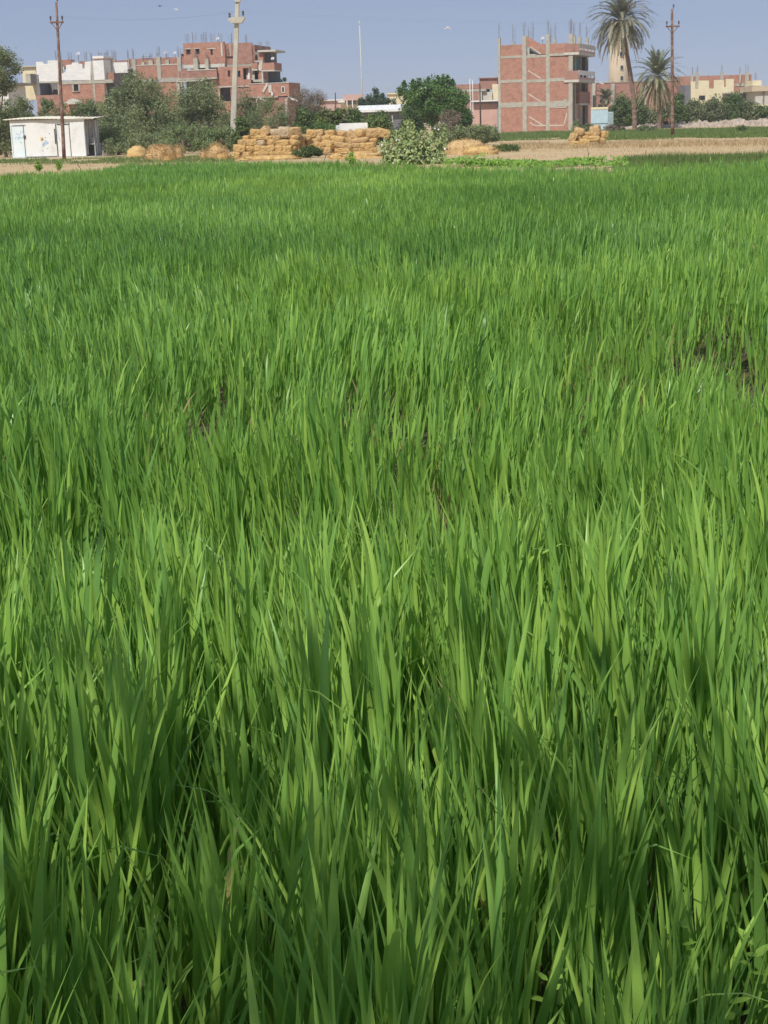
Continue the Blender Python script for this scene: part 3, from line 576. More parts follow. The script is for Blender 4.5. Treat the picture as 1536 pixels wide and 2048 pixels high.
# water tower
O = P(1237, 220, 330); O[2] = 0
t_ = thing('water_tower', 'round beige water tower rising behind the tall palm', 'tower', O); q_ = Plane(O)
r0 = (q_.m(1257, 150)[0] - q_.m(1217.5, 150)[0]) / 2; zt = q_.m(1237, 62)[1]
obj('shaft', MB().lathe([(r0 * 1.06, 0), (r0 * 1.02, zt * .5), (r0 * .98, zt)], n=28), MT['beige'], t_, True)
obj('tank', MB().lathe([(r0 * .99, zt), (r0 * 1.06, zt + .4), (r0 * 1.06, zt + 1.6), (r0 * .6, zt + 2.2), (.1, zt + 2.4)], n=28), MT['beige'], t_, True)
for px, py in ((1240, 136), (1240, 157), (1239, 109)):
    a_, z_ = q_.m(px, py); y = -math.sqrt(max(.1, (r0 * 1.05) ** 2 - a_ ** 2)); f_ = obj('window', MB().box(a_ - .32, a_ + .32, y - .06, y + .3, z_ - .5, z_ + .5), MT['pale_concrete'], t_); obj('pane', MB().box(a_ - .25, a_ + .25, y - .08, y - .061, z_ - .42, z_ + .42), MT['glass'], f_)
# light blue sheet-metal gate
O = G(1203, 260.5); t_ = thing('metal_fence', 'light blue sheet-metal fence with barred end beside the four-storey house', 'fence', O); q_ = Plane(O)
a0, a1, z0, z1 = q_.rect((1182, 219, 1216, 250)); z0 = .05; n_ = 12
for k in range(n_):
    x0 = a0 + (a1 - a0) * k / n_; x1 = x0 + (a1 - a0) / n_ - .012; xm = (x0 + x1) / 2
    obj('sheet', MB().prism([(x0, z0), (x1, z0), (x1, z1), (x0, z1)], .0 if k % 2 else -.03, .04), MT['ltblue'], t_)
obj('coping', MB().box(a0, a1, -.06, .08, z1 + .003, z1 + .3), MT['cream'], t_); obj('crossbar', MB().box(a0, a1, -.06, -.031, z0 + (z1-z0) * .3, z0 + (z1-z0) * .33), MT['grey_wall'], t_)
x0, x1 = q_.m(1217, 235)[0], q_.m(1226, 235)[0]
for k in range(6): x = x0 + (x1 - x0) * k / 5; obj('bar', MB().box(x - .03, x + .03, -.02, .02, z0, z1 - .3), MT['ltblue'], t_)
obj('rail', MB().box(x0, x1, -.04, -.021, z0 + .1, z0 + .2).box(x0, x1, -.04, -.021, z1 - .5, z1 - .4), MT['ltblue'], t_)
obj('plinth', MB().box(a0, x1 + .1, -.15, .2, 0, .049), MT['pale_concrete'], t_)
# rubble bank on the right
V, F = [], []; nx_, ny_ = 120, 5
pA, pB = G(1225, 258), G(1620, 250)
for i in range(nx_ + 1):
    u = i / nx_; x, y = pA[0] + (pB[0] - pA[0]) * u, pA[1] + (pB[1] - pA[1]) * u
    hh = (.45 + .5 * u) * (.6 + .8 * vnoise(x, y, 2.1, 0)) * min(1, u * 8)
    for j, (dy, hz) in enumerate(((-1.6, -.05), (-1.0, .7), (-.3, 1.0), (.7, .95), (1.8, -.05))): V.append((x, y + dy + random.gauss(0, .12), hh * hz * random.uniform(.8, 1.2) + random.gauss(0, .07)))
for i in range(nx_):
    for j in range(4): a_ = i * 5 + j; F.append((a_, a_ + 5, a_ + 6, a_ + 1))
o = mesh_obj('rubble_bank', V, F, MT['rubble']); tag(o, 'pale rubble bank running along the foot of the dark bushes', 'bank'); o["kind"] = "thing"
# ================================================================== the white hut
ZD = Zm(0, 220, 6.4); rh = R(-13)
O = G(170, 313.5)
HT = thing('field_hut', 'small whitewashed field hut with pale blue door and graffiti behind the rusty pole', 'hut', O, rh)
ph = Plane(O, rh, ZD)
h_ = lambda name, mat, q, y0, y1, holes=None, parent=None: part(parent or HT, ph, name, mat, q, y0, y1, ZD, holes)
aH, zH = ph.m(140, 350)[0], ph.m(600, 118)[1]
h_('wall', 'hutwall', (140, 112, 1085, 602), 0, .15, [(158, 202, 328, 602), (728, 182, 898, 592)]); 
dr = h_('door', 'hutdoor', (162, 206, 326, 600), .02, .1); h_('door_frame', 'dark_wood', (310, 200, 316, 602), -.01, .019, None, HT); h_('door_frame', 'dark_wood', (158, 196, 328, 202), -.015, .03)
h_('padlock', 'dark_wood', (304, 325, 332, 368), -.04, .019, None, dr)
d2 = h_('door', 'hutwall', (733, 186, 893, 590), .03, .1); d2["label"] = "boarded whitewashed door"; h_('door_frame', 'dark_wood', (722, 178, 730, 592), -.02, .06); h_('door_frame', 'dark_wood', (894, 170, 902, 600), -.02, .06); h_('door_frame', 'dark_wood', (730, 176, 894, 184), -.02, .06)
h_('iron_bar', 'dark_wood', (702, 240, 712, 432), -.06, -.01); h_('floor_joint', 'dark_wood', (338, 594, 735, 601), -.02, -.003)
obj('wall', MB().box(aH, aH + .15, .151, 2.9, 0, zH), MT['hutwall'], HT); obj('wall', MB().box(aH + .151, -.02, 2.75, 2.9, 0, zH), MT['hutwall'], HT)
h_('plinth', 'pale_concrete', (108, 604, 1240, 640), -.35, 3.0)
npl = 9
for k in range(npl):
    y0 = .16 + 2.6 * k / npl; zlo = .95 if 2 <= k <= 5 else .1
    obj('plank', MB().box(-.05 + .02 * (k % 2), .0 + .03 * (k % 2), y0, y0 + 2.6 / npl - (.03 if k not in (3, 6) else .07), zlo, zH - .12 - .02 * (k % 3)), MT['hutwall' if k in (0, 7) else 'plank'], HT)
obj('bench', MB().box(-.04, .55, .75, 1.9, .85, .92), MT['plank'], HT)
for y in (.8, 1.8): obj('bench_leg', MB().box(.45, .53, y, y + .07, .05, .85), MT['plank'], HT)
obj('bench_crate', MB().box(.02, .4, 1.0, 1.5, .921, 1.35), MT['plank'], HT)
for k, (x, y, hgt) in enumerate(((.75, 1.6, 1.0), (.9, 2.2, .9), (.7, 2.6, 1.05))): obj('post', MB().tube([(x, y, 0), (x + .02, y, hgt)], [.05, .04], 6), MT['plank'], HT)
# corrugated roof
V, F = [], []; n_ = 90; xa, xb = aH - .45, .95
for j, (y, dz) in enumerate(((-.2, .06), (3.1, .2))):
    for i in range(n_ + 1):
        u = i / n_; V.append((xa + (xb - xa) * u, y + .06 * math.sin(u * 9), zH + dz + .018 * math.sin(i * 1.55) + .05 * math.sin(u * 5) - .05 * u))
nv = len(V)
V += [(x, y, z - .05) for x, y, z in V]
for i in range(n_): F += [(i, i + 1, n_ + 2 + i, n_ + 1 + i), (nv + i + 1, nv + i, nv + n_ + 1 + i, nv + n_ + 2 + i), (nv + i, nv + i + 1, i + 1, i)]
mesh_obj('roof', V, F, MT['roof'], HT, True)
obj('roof_beam', MB().box(aH, .8, -.14, -.05, zH - .03, zH + .0), MT['dark_wood'], HT); obj('roof_beam', MB().box(aH, .8, 2.4, 2.5, zH + .05, zH + .15), MT['dark_wood'], HT)
# sprayed marks: short ribbons laid on the whitewash
def stroke(mat, pts, wd, y, parent=HT):
    mb = MB(); q = [ph.m(*p, ZD) for p in pts]
    for (a, z), (b, u) in zip(q[:-1], q[1:]):
        L = math.hypot(b - a, u - z) + 1e-6; nx, nz = -(u - z) / L * wd / 2, (b - a) / L * wd / 2
        mb.add([(a - nx, y, z - nz), (b - nx, y, u - nz), (b + nx, y, u + nz), (a + nx, y, z + nz)], [(0, 1, 2, 3)])
    return obj('paint_mark', mb, MT[mat], parent)
stroke('bluemark', [(205, 285), (215, 320), (232, 300), (240, 325), (262, 300), (258, 275), (285, 275), (290, 300)], .05, .017, dr)
stroke('bluemark', [(195, 375), (205, 345), (222, 350), (232, 380), (240, 335), (252, 370), (262, 345), (280, 365), (296, 340), (300, 360)], .05, .016, dr)
stroke('bluemark', [(245, 415), (270, 410), (275, 440)], .035, .015, dr)
stroke('yellowmark', [(515, 345), (535, 400), (545, 350), (555, 390), (525, 370)], .13, -.003)
stroke('bluemark', [(540, 470), (560, 425), (590, 395), (620, 425), (575, 430), (548, 445)], .10, -.004)
stroke('bluemark', [(575, 380), (605, 415), (585, 440), (555, 475)], .08, -.005)
stroke('bluemark', [(735, 260), (742, 330), (770, 400)], .06, .025)
for p in ((546, 522), (628, 298), (605, 490), (580, 350)): stroke('dark_wood', [p, (p[0] + 8, p[1] + 6)], .06, -.003)

# ================================================================== poles, mast, lamps, wires
def util_pole(label, base, top_px, dpx, arm_py, arm_px, brace_dy, group):
    Y = base[1]; t_ = thing('utility_pole', label, 'utility pole', base, 0, group); pz = P(*top_px, Y); dx = pz[0] - base[0]; H = pz[2]
    s_ = Y * math.cos(PH) / FPX
    at = lambda z: (dx * z / H, 0, z)
    obj('shaft', MB().tube([at(H * k / 10) for k in range(11)], [s_ * (dpx[1] + (dpx[0] - dpx[1]) * k / 10) / 2 for k in range(11)], 10), MT['rust_pole'], t_, True)
    za = P(top_px[0], arm_py, Y)[2]; x0, x1 = (P(px, arm_py, Y)[0] - base[0] for px in arm_px)
    obj('crossarm', MB().box(x0, x1, -.16, -.06, za - .06, za + .06), MT['rust_pole'], t_)
    for sx in (x0 * .75 + at(za)[0] * .25, x1 * .75 + at(za)[0] * .25): obj('brace', MB().bar((sx, -.1, za - .05), (at(za)[0], -.1, za - brace_dy * s_), .07), MT['rust_pole'], t_)
    obj('band', MB().tube([at(za - brace_dy * s_ - .25), at(za - brace_dy * s_ - .12)], [s_ * dpx[0] * .68] * 2, 10), MT['steel'], t_)
    ins = []
    for (x, z) in ((x0 + .08, za + .06), (x1 - .08, za + .06), (dx + .1, H)):
        i_ = obj('insulator', MB().lathe([(.02, 0), (.02, .1), (.065, .12), (.065, .18), (.035, .2), (.07, .23), (.065, .31), (.03, .36)], (x, -.1, z), 8), MT['insul'], t_, True); ins.append((base[0] + x, base[1] - .1, z + .34))
    return ins
gp = 'utility poles along the far side of the paddy'
iL = util_pole('rusty brown utility pole in front of the white hut', G(128.5, 318.5), (112.5, 5), (4.7, 7.8), 45, (100, 128), 16, gp)
iR = util_pole('rusty brown utility pole right of the two palms', G(1345, 273), (1344, 18), (4.6, 7.6), 53, (1331, 1359), 14, gp)
B0 = G(465, 303); Y = B0[1]; tp = P(475.5, -14, Y); s_ = Y * math.cos(PH) / FPX
t_ = thing('concrete_pole', 'tall pale concrete utility pole at the left end of the bale stack', 'utility pole', B0); dx, H = tp[0] - B0[0], tp[2]
V, F = [], []
for k in range(13):
    u = k / 12; w_ = s_ * (12 + (7.6 - 12) * u) / 2; d_ = w_ * .8; ch = w_ * .25; x = dx * u
    V += [(x - w_ + ch, -d_, H * u), (x + w_ - ch, -d_, H * u), (x + w_, -d_ + ch, H * u), (x + w_, d_, H * u), (x - w_, d_, H * u), (x - w_, -d_ + ch, H * u)]
for k in range(12):
    for j in range(6): F.append((k*6+j, k*6+(j+1)%6, (k+1)*6+(j+1)%6, (k+1)*6+j))
F.append(tuple(range(72, 78))); mesh_obj('shaft', V, F, MT['conc_pole'], t_)
za = P(473, 41, Y)[2]; xc = dx * za / H; x0, x1 = P(457, 41, Y)[0] - B0[0], P(490, 41, Y)[0] - B0[0]
obj('crossarm', MB().prism([(x0, za + .02), (xc - .35, za - .2), (xc + .35, za - .2), (x1, za + .1), (x1, za + .25), (xc + .35, za + .22), (xc - .35, za + .22), (x0, za + .14)], -.36, .3), MT['conc_pole'], t_)
obj('collar', MB().box(dx * .97 - s_ * 5.5, dx * .97 + s_ * 5.5, -.22, .22, P(475, 4, Y)[2], P(475, -1, Y)[2]), MT['conc_pole'], t_)
iC = []
for (x, z) in ((x0 + .1, za + .14), (x1 - .12, za + .25), (dx, H)):
    obj('insulator', MB().lathe([(.03, 0), (.03, .1), (.09, .12), (.09, .2), (.045, .23), (.095, .27), (.085, .38), (.03, .42)], (x, 0, z), 8), MT['insul'], t_, True); iC.append((B0[0] + x, B0[1], z + .46))
for k, lb in enumerate(('front left', 'front right', 'topmost')):
    for a, b_, w1 in ((iL[k], iC[k], 'between the rusty pole by the hut and the concrete pole'), (iC[k], iR[k], 'between the concrete pole and the pole by the palms')):
        pts = [(a[0] + (b_[0]-a[0])*u, a[1] + (b_[1]-a[1])*u, a[2] + (b_[2]-a[2])*u - 1.6 * u * (1-u)) for u in np.linspace(0, 1, 14)]
        tag(obj('power_line', MB().tube(pts, [.004] * 14, 4), MT['wire']), '%s power line sagging %s' % (lb, w1), 'wire', 'power lines')
def mast(name, label, cat, p0, p1, Y, r, mat, group=None):
    a, b_ = P(*p0, Y), P(*p1, Y); o = thing(name, label, cat, (a[0], Y, 0), 0, group); dx = (b_[0] - a[0])
    z0 = 0; H = b_[2]; obj('pole', MB().tube([(0, 0, 0), (dx * .5, 0, H * .5), (dx, 0, H)], [r, r * .9, r * .7], 8), MT[mat], o, True); return o, dx, H
o, dx, H = mast('radio_mast', 'tall thin pale mast rising above the cypress trees', 'mast', (725.5, 192), (719, 50), 250, .11, 'pale_concrete'); obj('finial', MB().lathe([(.07, H), (.14, H + .1), (.14, H + .3), (.04, H + .7)], (dx, 0, 0), 8), MT['pale_concrete'], o)
mast('flag_pole', 'white thin pole, left one of two beside the green gate', 'pole', (942, 255), (939.5, 158), 205, .055, 'white', 'thin poles by the pink wall'); mast('flag_pole', 'white thin pole, right one of two beside the green gate', 'pole', (947, 255), (945, 160), 203, .05, 'white', 'thin poles by the pink wall')
mast('old_pole', 'dark wooden pole standing before the pink wall house', 'pole', (961.5, 258), (959.5, 166), 200, .12, 'dark_wood')
mast('old_pole', 'dark short pole beyond the brown shrub, under the sky', 'pole', (671, 215), (670.5, 185), 230, .12, 'dark_wood')
mast('concrete_post', 'square concrete post with lamp arm behind the street-side balconies', 'post', (1189, 230), (1188, 168), 222, .26, 'concrete')
def lamp(label, base, top, hd, Y):
    o, dx, H = mast('street_lamp', label, 'street lamp', base, top, Y, .08, 'pale_concrete', 'street lamps'); q = P(*hd, Y); x = q[0] - P(*base, Y)[0]; z = q[2]
    obj('arm', MB().tube([(dx, 0, H - .1), ((dx + x) / 2, -.1, (H + z) / 2 + .25), (x, -.2, z)], [.05, .045, .04], 6), MT['pale_concrete'], o); sg = 1 if x > dx else -1
    obj('lamp_head', MB().prism([(x - .1, z), (x + .55 * 1, z - .22), (x + .6, z - .1), (x, z + .14)], -.32, -.08), MT['white'], o)
lamp('street lamp with white head, before the brown shrub', (572, 235), (572, 198), (583, 198.5), 150); lamp('street lamp with white head, between concrete pole and annex wall', (513.5, 235), (513.5, 199), (521, 198.5), 152); lamp('street lamp with white head above the light blue fence', (1191, 225), (1190, 160), (1199, 166), 224)

# ================================================================== straw bales and heaps
def bale_mesh(seed):
    g = np.random.default_rng(seed); n = 7; V, F, idx = [], [], {}; ex = (3.6, 9, 5, 12)[seed % 4]
    def vid(i, j, k):
        if (i, j, k) not in idx:
            p = np.array([i, j, k]) / (n - 1) * 2 - 1; q = np.sign(p) * (np.abs(p) ** .9); rad = (np.abs(p) ** ex).sum() ** (1 / ex); q = p / max(rad, 1e-3) if np.max(np.abs(p)) > .99 else p
            q = q * .5 * (1 + g.normal(0, .028, 3)); q[2] += .03 * math.sin(3 * q[0] + seed) ; idx[(i, j, k)] = len(V); V.append(tuple(q))
        return idx[(i, j, k)]
    for a in range(3):
        for s in (0, n - 1):
            for i in range(n - 1):
                for j in range(n - 1):
                    def mk(u, v): l = [u, v]; l.insert(a, s); return vid(*l)
                    f = (mk(i, j), mk(i + 1, j), mk(i + 1, j + 1), mk(i, j + 1)); F.append(f if (s == n - 1) ^ (a == 1) else f[::-1])
    # loose stalks sticking out of the faces
    for k in range(520):
        p = g.uniform(-.52, .52, 3); ax = g.integers(0, 3); p[ax] = .49 * g.choice([-1, 1]); d = g.normal(0, 1, 3) * np.array([.13, .07, .10]); d[ax] = np.sign(p[ax]) * abs(d[ax]) * .45; s_ = np.cross(d, g.normal(0, 1, 3)); s_ *= .007 / (np.linalg.norm(s_) + 1e-6)
        b0 = len(V); V += [tuple(p), tuple(p + d), tuple(p + d + s_), tuple(p + s_)]; F.append((b0, b0 + 1, b0 + 2, b0 + 3))
    me = bpy.data.meshes.new('straw_bale'); me.from_pydata(V, [], F); me.update(); return me
BM = {}
for mk in ('straw', 'straw_old', 'straw_grey'):
    BM[mk] = []
    for k in range(4): me = bale_mesh(k + 3); me.materials.append(MT[mk]); BM[mk].append(me)
def bale(label, q, zm, Y, depth=.9, mat='straw', tilt=0.0, yaw=None, group='straw bales in the big stack'):
    x0, y0, x1, y1 = q; c0 = zm((x0 + x1) / 2, (y0 + y1) / 2); ctr = P(*c0, Y); w_ = P(*zm(x1, (y0+y1)/2), Y)[0] - P(*zm(x0, (y0+y1)/2), Y)[0]; h = P(*zm((x0+x1)/2, y0), Y)[2] - P(*zm((x0+x1)/2, y1), Y)[2]
    if ctr[2] - h / 2 < .02: lo = .01; hi = max(ctr[2] + h / 2, .3); h = hi - lo; ctr[2] = (hi + lo) / 2
    o = bpy.data.objects.new('straw_bale', random.choice(BM[mat])); C.objects.link(o); o.location = ctr + np.array([0, depth / 2, 0])
    o.scale = (w_ * random.uniform(1.04, 1.2), depth, h * random.uniform(1.08, 1.32)); o.rotation_euler = (random.gauss(0, .05), tilt + random.gauss(0, .13), yaw if yaw is not None else random.gauss(0, .3))
    return tag(o, label, 'straw bale', group)
ZI = Zm(440, 230, 7.68); ZJ = Zm(600, 230, 7.68); ZL = Zm(1100, 240, 9.6)
Y1 = G(530, 318)[1]; Y2 = G(690, 309)[1]; Y3 = G(1165, 294)[1]
od = ['first', 'second', 'third', 'fourth', 'fifth', 'sixth', 'seventh', 'eighth', 'ninth', 'tenth', 'eleventh']
rows = [('bottom', 568, 655, [(190,300),(300,400),(400,503),(505,615),(615,735),(735,850),(850,978),(980,1120)]),
        ('second', 472, 566, [(215,378),(380,515),(515,722),(725,840),(840,970),(970,1100)]),
        ('third', 386, 470, [(290,410),(410,550),(550,702),(705,830),(830,1055),(1058,1180)]),
        ('fourth', 318, 385, [(390,480),(480,560),(560,700),(700,800),(800,912),(1050,1172)])]
for r_, (rn, y0, y1, xs_) in enumerate(rows):
    for k, (x0, x1) in enumerate(xs_):
        mk = 'straw_grey' if (r_, k) == (2, 2) else ('straw_old' if (r_, k) in ((2, 0), (0, 1), (0, 4), (3, 4)) else 'straw')
        ex = ' weathered grey' if mk == 'straw_grey' else ''
        bale('%s%sstraw bale, %s from the concrete pole in the %s row' % ('golden ' if not ex else '', (ex.strip() + ' ') if ex else '', od[k], rn), (x0, y0, x1, y1), ZI, Y1 + .12 * r_ + random.uniform(-.06, .06), random.uniform(.8, 1.0), mk, yaw=.35 if (r_, k) == (2, 0) else None)
for q, mk, tl, lb in (((480,228,606,318),'straw',0,'straw bale at the left end of the stack top'), ((625,200,762,322),'straw_old',-.35,'tilted straw bale on the stack top, left of the whitish one'), ((772,226,908,316),'straw_grey',0,'whitish straw bale on the stack top'),
                      ((908,196,1056,330),'straw_grey',.1,'big dark round-cornered straw bale on the stack top'), ((1060,206,1188,318),'straw_old',.15,'straw bale right of the big dark one on the stack top')):
    bale(lb, q, ZI, Y1 + .55, .8, mk, tl)
rest = [((1172,300,1290,400),.4),((1176,400,1282,482),0),((1280,310,1372,395),.2),((1290,392,1400,452),-.2),((1225,452,1292,512),0),((1100,470,1180,560),.2)]
for k, (q, tl) in enumerate(rest): bale('tumbled straw bale on the slope right of the stack, %s of six' % od[k], q, ZI, (Y1 + Y2) / 2 - 1.5 + .3 * k, .8, 'straw' if k % 3 else 'straw_old', tl)
gr2 = 'tumbled straw bales behind the leafy bush'
for k, (q, mk, tl) in enumerate([((105,236,246,336),'straw',.05),((250,236,362,332),'straw_old',0),((372,240,490,330),'straw',0),((488,240,562,322),'straw',.1),((560,250,722,332),'straw_old',0),((722,262,862,388),'straw_old',.5),((860,222,1010,340),'straw',.05),((1010,218,1180,340),'straw_old',0),((1180,226,1362,330),'straw',.08)]):
    bale('straw bale %s from the left along the top of the tumbled heap' % od[k], q, ZJ, Y2 + .9, 1.0, mk, tl, None, gr2)
for k, (q, mk, tl) in enumerate([((45,320,142,392),'straw_old',.2),((120,372,242,460),'straw',-.2),((240,330,326,402),'straw_old',.6),((320,322,432,432),'straw',0),((462,330,700,424),'straw',0),((808,352,1052,432),'straw_old',-.05),((1060,360,1180,430),'straw',-.3)]):
    bale('straw bale %s from the left in the middle layer of the tumbled heap' % od[k], q, ZJ, Y2 + .45, 1.0, mk, tl, None, gr2)
for k, (q, mk, tl) in enumerate([((215,420,342,516),'straw',.15),((365,402,510,496),'straw',0),((365,498,512,582),'straw_old',0),((530,432,792,500),'straw_old',0),((540,502,780,578),'straw',0),((780,502,1000,578),'straw',0),((795,440,912,500),'straw_old',.1),((915,432,1150,502),'straw',-.05),((1000,504,1165,582),'straw',0)]):
    bale('straw bale %s from the left in the lowest layer of the tumbled heap' % od[k], q, ZJ, Y2 - .1, 1.0, mk, tl, None, gr2)
for q, lb in (((600,380,820,500),'left'), ((820,400,960,500),'right')): bale('shaded straw bale wedged deep in the middle of the tumbled heap, %s one' % lb, q, ZJ, Y2 + .75, .9, 'straw_old', 0, None, gr2)
gr3 = 'straw bales of the small stack before the brick house'
for q, mk, tl, dy, lb in (((400,408,590,512),'straw',.1,0,'front left golden bale at the foot of the small stack'),((590,376,760,512),'straw',0,-.2,'front right golden bale at the foot of the small stack'),((415,255,500,405),'straw_old',.35,.5,'leaning bale at the left side of the small stack'),
                      ((492,152,660,290),'straw_old',.05,.6,'left topmost brown bale of the small stack'),((640,232,812,302),'straw',0,.8,'bale between the two topmost bales of the small stack'),((640,302,742,374),'straw',0,.5,'small bale in the middle of the small stack'),((500,292,640,405),'straw_old',.2,.7,'shaded bale under the left topmost bale of the small stack'),
                      ((808,115,972,290),'straw_old',0,.7,'right topmost brown bale of the small stack'),((952,230,1072,340),'straw',.1,.8,'bale at the upper right end of the small stack'),((742,304,960,420),'straw',0,.5,'wide frayed bale low in the small stack'),((948,342,1060,445),'straw_old',0,.6,'lowest bale at the right end of the small stack')):
    bale(lb, q, ZL, Y3 + dy, .8, mk, tl, None, gr3)
def heap(name, label, q, zm, Y, mat, depth=1.2, stalks=500, sl=.28, round_=1.0, cat='straw heap', legs=0):
    x0, y0, x1, y1 = q; a = P(*zm(x0, y1), Y); b_ = P(*zm(x1, y1), Y); z1 = P(*zm((x0+x1)/2, y0), Y)[2]; w_ = b_[0] - a[0]
    t_ = thing(name, label, cat, ((a[0] + b_[0]) / 2, Y + depth / 2, 0)); V, F = [], []; n, m2 = 18, 9; g = np.random.default_rng(int(x0 + y0))
    zb = 0.0
    for j in range(m2 + 1):
        ph_ = j / m2 * math.pi / 2
        for i in range(n):
            th = 2 * math.pi * i / n; k_ = 1 + g.normal(0, .06); sr = math.cos(ph_) ** (round_)
            V.append((w_ / 2 * sr * math.cos(th) * k_, depth / 2 * sr * math.sin(th) * k_, zb + (z1 - zb) * math.sin(ph_) ** .9 * (1 + g.normal(0, .03))))
    for j in range(m2):
        for i in range(n): F.append((j*n+i, j*n+(i+1)%n, (j+1)*n+(i+1)%n, (j+1)*n+i))
    mesh_obj('heap', V, F, MT[mat], t_, True)
    if stalks:
        ii = g.integers(0, len(V), stalks); B_ = np.array(V)[ii] * np.array([1, 1, .97]); d = g.normal(0, 1, (stalks, 3)); d[:, 2] = np.abs(d[:, 2]) * .5; d *= sl / np.linalg.norm(d, axis=1)[:, None] * g.uniform(.5, 1.2, (stalks, 1)); s_ = np.cross(d, [0, 1, .3]); s_ *= .012 / np.linalg.norm(s_, axis=1)[:, None]
        W = np.stack([B_, B_ + d, B_ + d + s_, B_ + s_], 1).reshape(-1, 3); W[:, 2] = np.maximum(W[:, 2], .01); o = poly_np('stalks', W, np.arange(len(W)), np.full(stalks, 4), MT[mat], t_); o["kind"] = "stuff"
    return t_
ZM_ = Zm(240, 270, 6.4)
heap('straw_heap', 'smooth golden straw heap beside the white hut', (58, 140, 330, 275), ZM_, G(270, 314)[1], 'straw', 2.0, 150, .15)
heap('straw_bundle', 'large brownish straw bundle left of the concrete pole', (318, 148, 690, 330), ZM_, G(320, 322)[1], 'straw_old', 1.5, 2500, .22, .5); heap('straw_bundle', 'small golden straw tuft sticking out of the rice under the large bundle', (545, 262, 665, 360), ZM_, G(335, 323)[1] - 1, 'straw', .7, 300, .3, .7)
heap('straw_bundle', 'loose straw wisp at the right end of the large bundle', (690, 160, 800, 300), ZM_, G(360, 318)[1], 'straw_old', .8, 300, .3, .8)
heap('straw_bundle', 'brown straw bundle close by the foot of the concrete pole', (1110, 140, 1350, 300), ZM_, G(430, 319)[1], 'straw_old', 1.2, 600, .3, .6); heap('straw_bundle', 'golden straw sheaf before the brown bundle near the concrete pole', (1220, 225, 1390, 330), ZM_, G(440, 320)[1] - 1, 'straw', .8, 350, .3, .7); heap('straw_bundle', 'small brown straw tuft between the two bundles', (1025, 210, 1100, 300), ZM_, G(408, 319)[1], 'straw_old', .7, 200, .25, .8)
heap('straw_heap', 'tan straw heap right of the leafy bush', (890, 280, 978, 309), ID, G(935, 309)[1], 'straw_old', 2.2, 500, .2, .7); heap('straw_heap', 'low golden straw spread further right of the leafy bush', (925, 292, 1000, 309), ID, G(960, 309)[1] - 1, 'straw', 1.5, 300, .2, .7)
heap('straw_heap', 'loose straw apron at the foot of the tumbled bales', (655, 303, 770, 322), ID, G(710, 318)[1], 'straw', 1.6, 500, .25, .6); heap('straw_heap', 'loose straw apron at the foot of the big stack', (470, 311, 600, 323), ID, G(535, 320)[1] - .5, 'straw', 1.0, 500, .25, .6)
# white fibreglass box behind the bales
O = G(702, 297); t_ = thing('white_cabin', 'low white box cabin half hidden behind the tumbled bales', 'cabin', O); q_ = Plane(O)
part(t_, q_, 'body', 'plastic', (680, 247.5, 734, 300), 0, 2.2); part(t_, q_, 'lid', 'white', (679, 246, 735, 248.2), -.08, 2.3); part(t_, q_, 'side_box', 'plastic', (672, 250.5, 679.6, 300), .2, 1.8)
for px in (718, 724, 730): window(t_, q_, (px - 1.6, 253, px + 1.6, 256.5), -.05)
# three birds
def bird(label, px, py, Y, span, mat, rz):
    p = P(px, py, Y); t_ = thing('flying_bird', label, 'bird', p, rz); s = span
    obj('body', MB().tube([(0, -.32*s, 0), (0, -.25*s, .01*s), (0, -.1*s, .0), (0, .1*s, 0), (0, .3*s, -.01*s)], [.012*s, .035*s, .06*s, .055*s, .012*s], 8), MT[mat], t_, True)
    for sg in (-1, 1): obj('wing', MB().add([(0, -.1*s, .03*s), (0, .12*s, .03*s), (sg*.25*s, .08*s, .14*s), (sg*.25*s, -.13*s, .14*s), (sg*.5*s, .06*s, .06*s), (sg*.48*s, -.02*s, .06*s), (sg*.25*s, 0, .125*s)], [(0, 1, 2, 3), (3, 2, 4, 5), (0, 3, 6), (3, 5, 6)]), MT[mat], t_)
    obj('tail', MB().add([(-.03*s, .28*s, 0), (.03*s, .28*s, 0), (.07*s, .42*s, 0), (-.07*s, .42*s, 0)], [(0, 1, 2, 3)]), MT[mat], t_)
bird('dark bird flying high, left of the white one', 320, 12.5, 110, .55, 'darkfeather', .6); bird('white bird flying between the rusty pole and the concrete pole', 352, 19.5, 110, .5, 'feather', 1.2); bird('white bird flying alone above the large ficus tree', 895, 57, 110, .75, 'feather', 1.5)
# ================================================================== trees, shrubs, palms, weeds
LM = {}
LM['greygreen'] = leafmat('grey_green_leaf', [(0, c(0.112,0.150,0.067)), (.5, c(0.214,0.262,0.120)), (1, c(0.409,0.458,0.224))], .2, .55)
LM['olive'] = leafmat('olive_leaf', [(0, c(0.100,0.124,0.051)), (.5, c(0.166,0.206,0.079)), (1, c(0.298,0.330,0.137))], .2, .55)
LM['bluegreen'] = leafmat('blue_green_leaf', [(0, c(0.105,0.152,0.072)), (.5, c(0.178,0.229,0.101)), (1, c(0.293,0.341,0.155))], .2, .55)
LM['yellowgreen'] = leafmat('yellow_green_leaf', [(0, c(0.102,0.138,0.042)), (.5, c(0.168,0.216,0.066)), (1, c(0.264,0.312,0.108))], .25, .5)
LM['reed'] = leafmat('pale_green_leaf', [(0, c(0.144,0.199,0.083)), (.5, c(0.230,0.303,0.123)), (1, c(0.374,0.440,0.207))], .25, .5)
LM['ficus'] = leafmat('ficus_leaf', [(0, c(0.051,0.117,0.028)), (.5, c(0.095,0.186,0.041)), (1, c(0.173,0.277,0.061))], .2, .4, .4)
LM['dark'] = leafmat('dark_green_leaf', [(0, c(0.062,0.106,0.033)), (.5, c(0.108,0.164,0.047)), (1, c(0.195,0.268,0.076))], .2, .5)
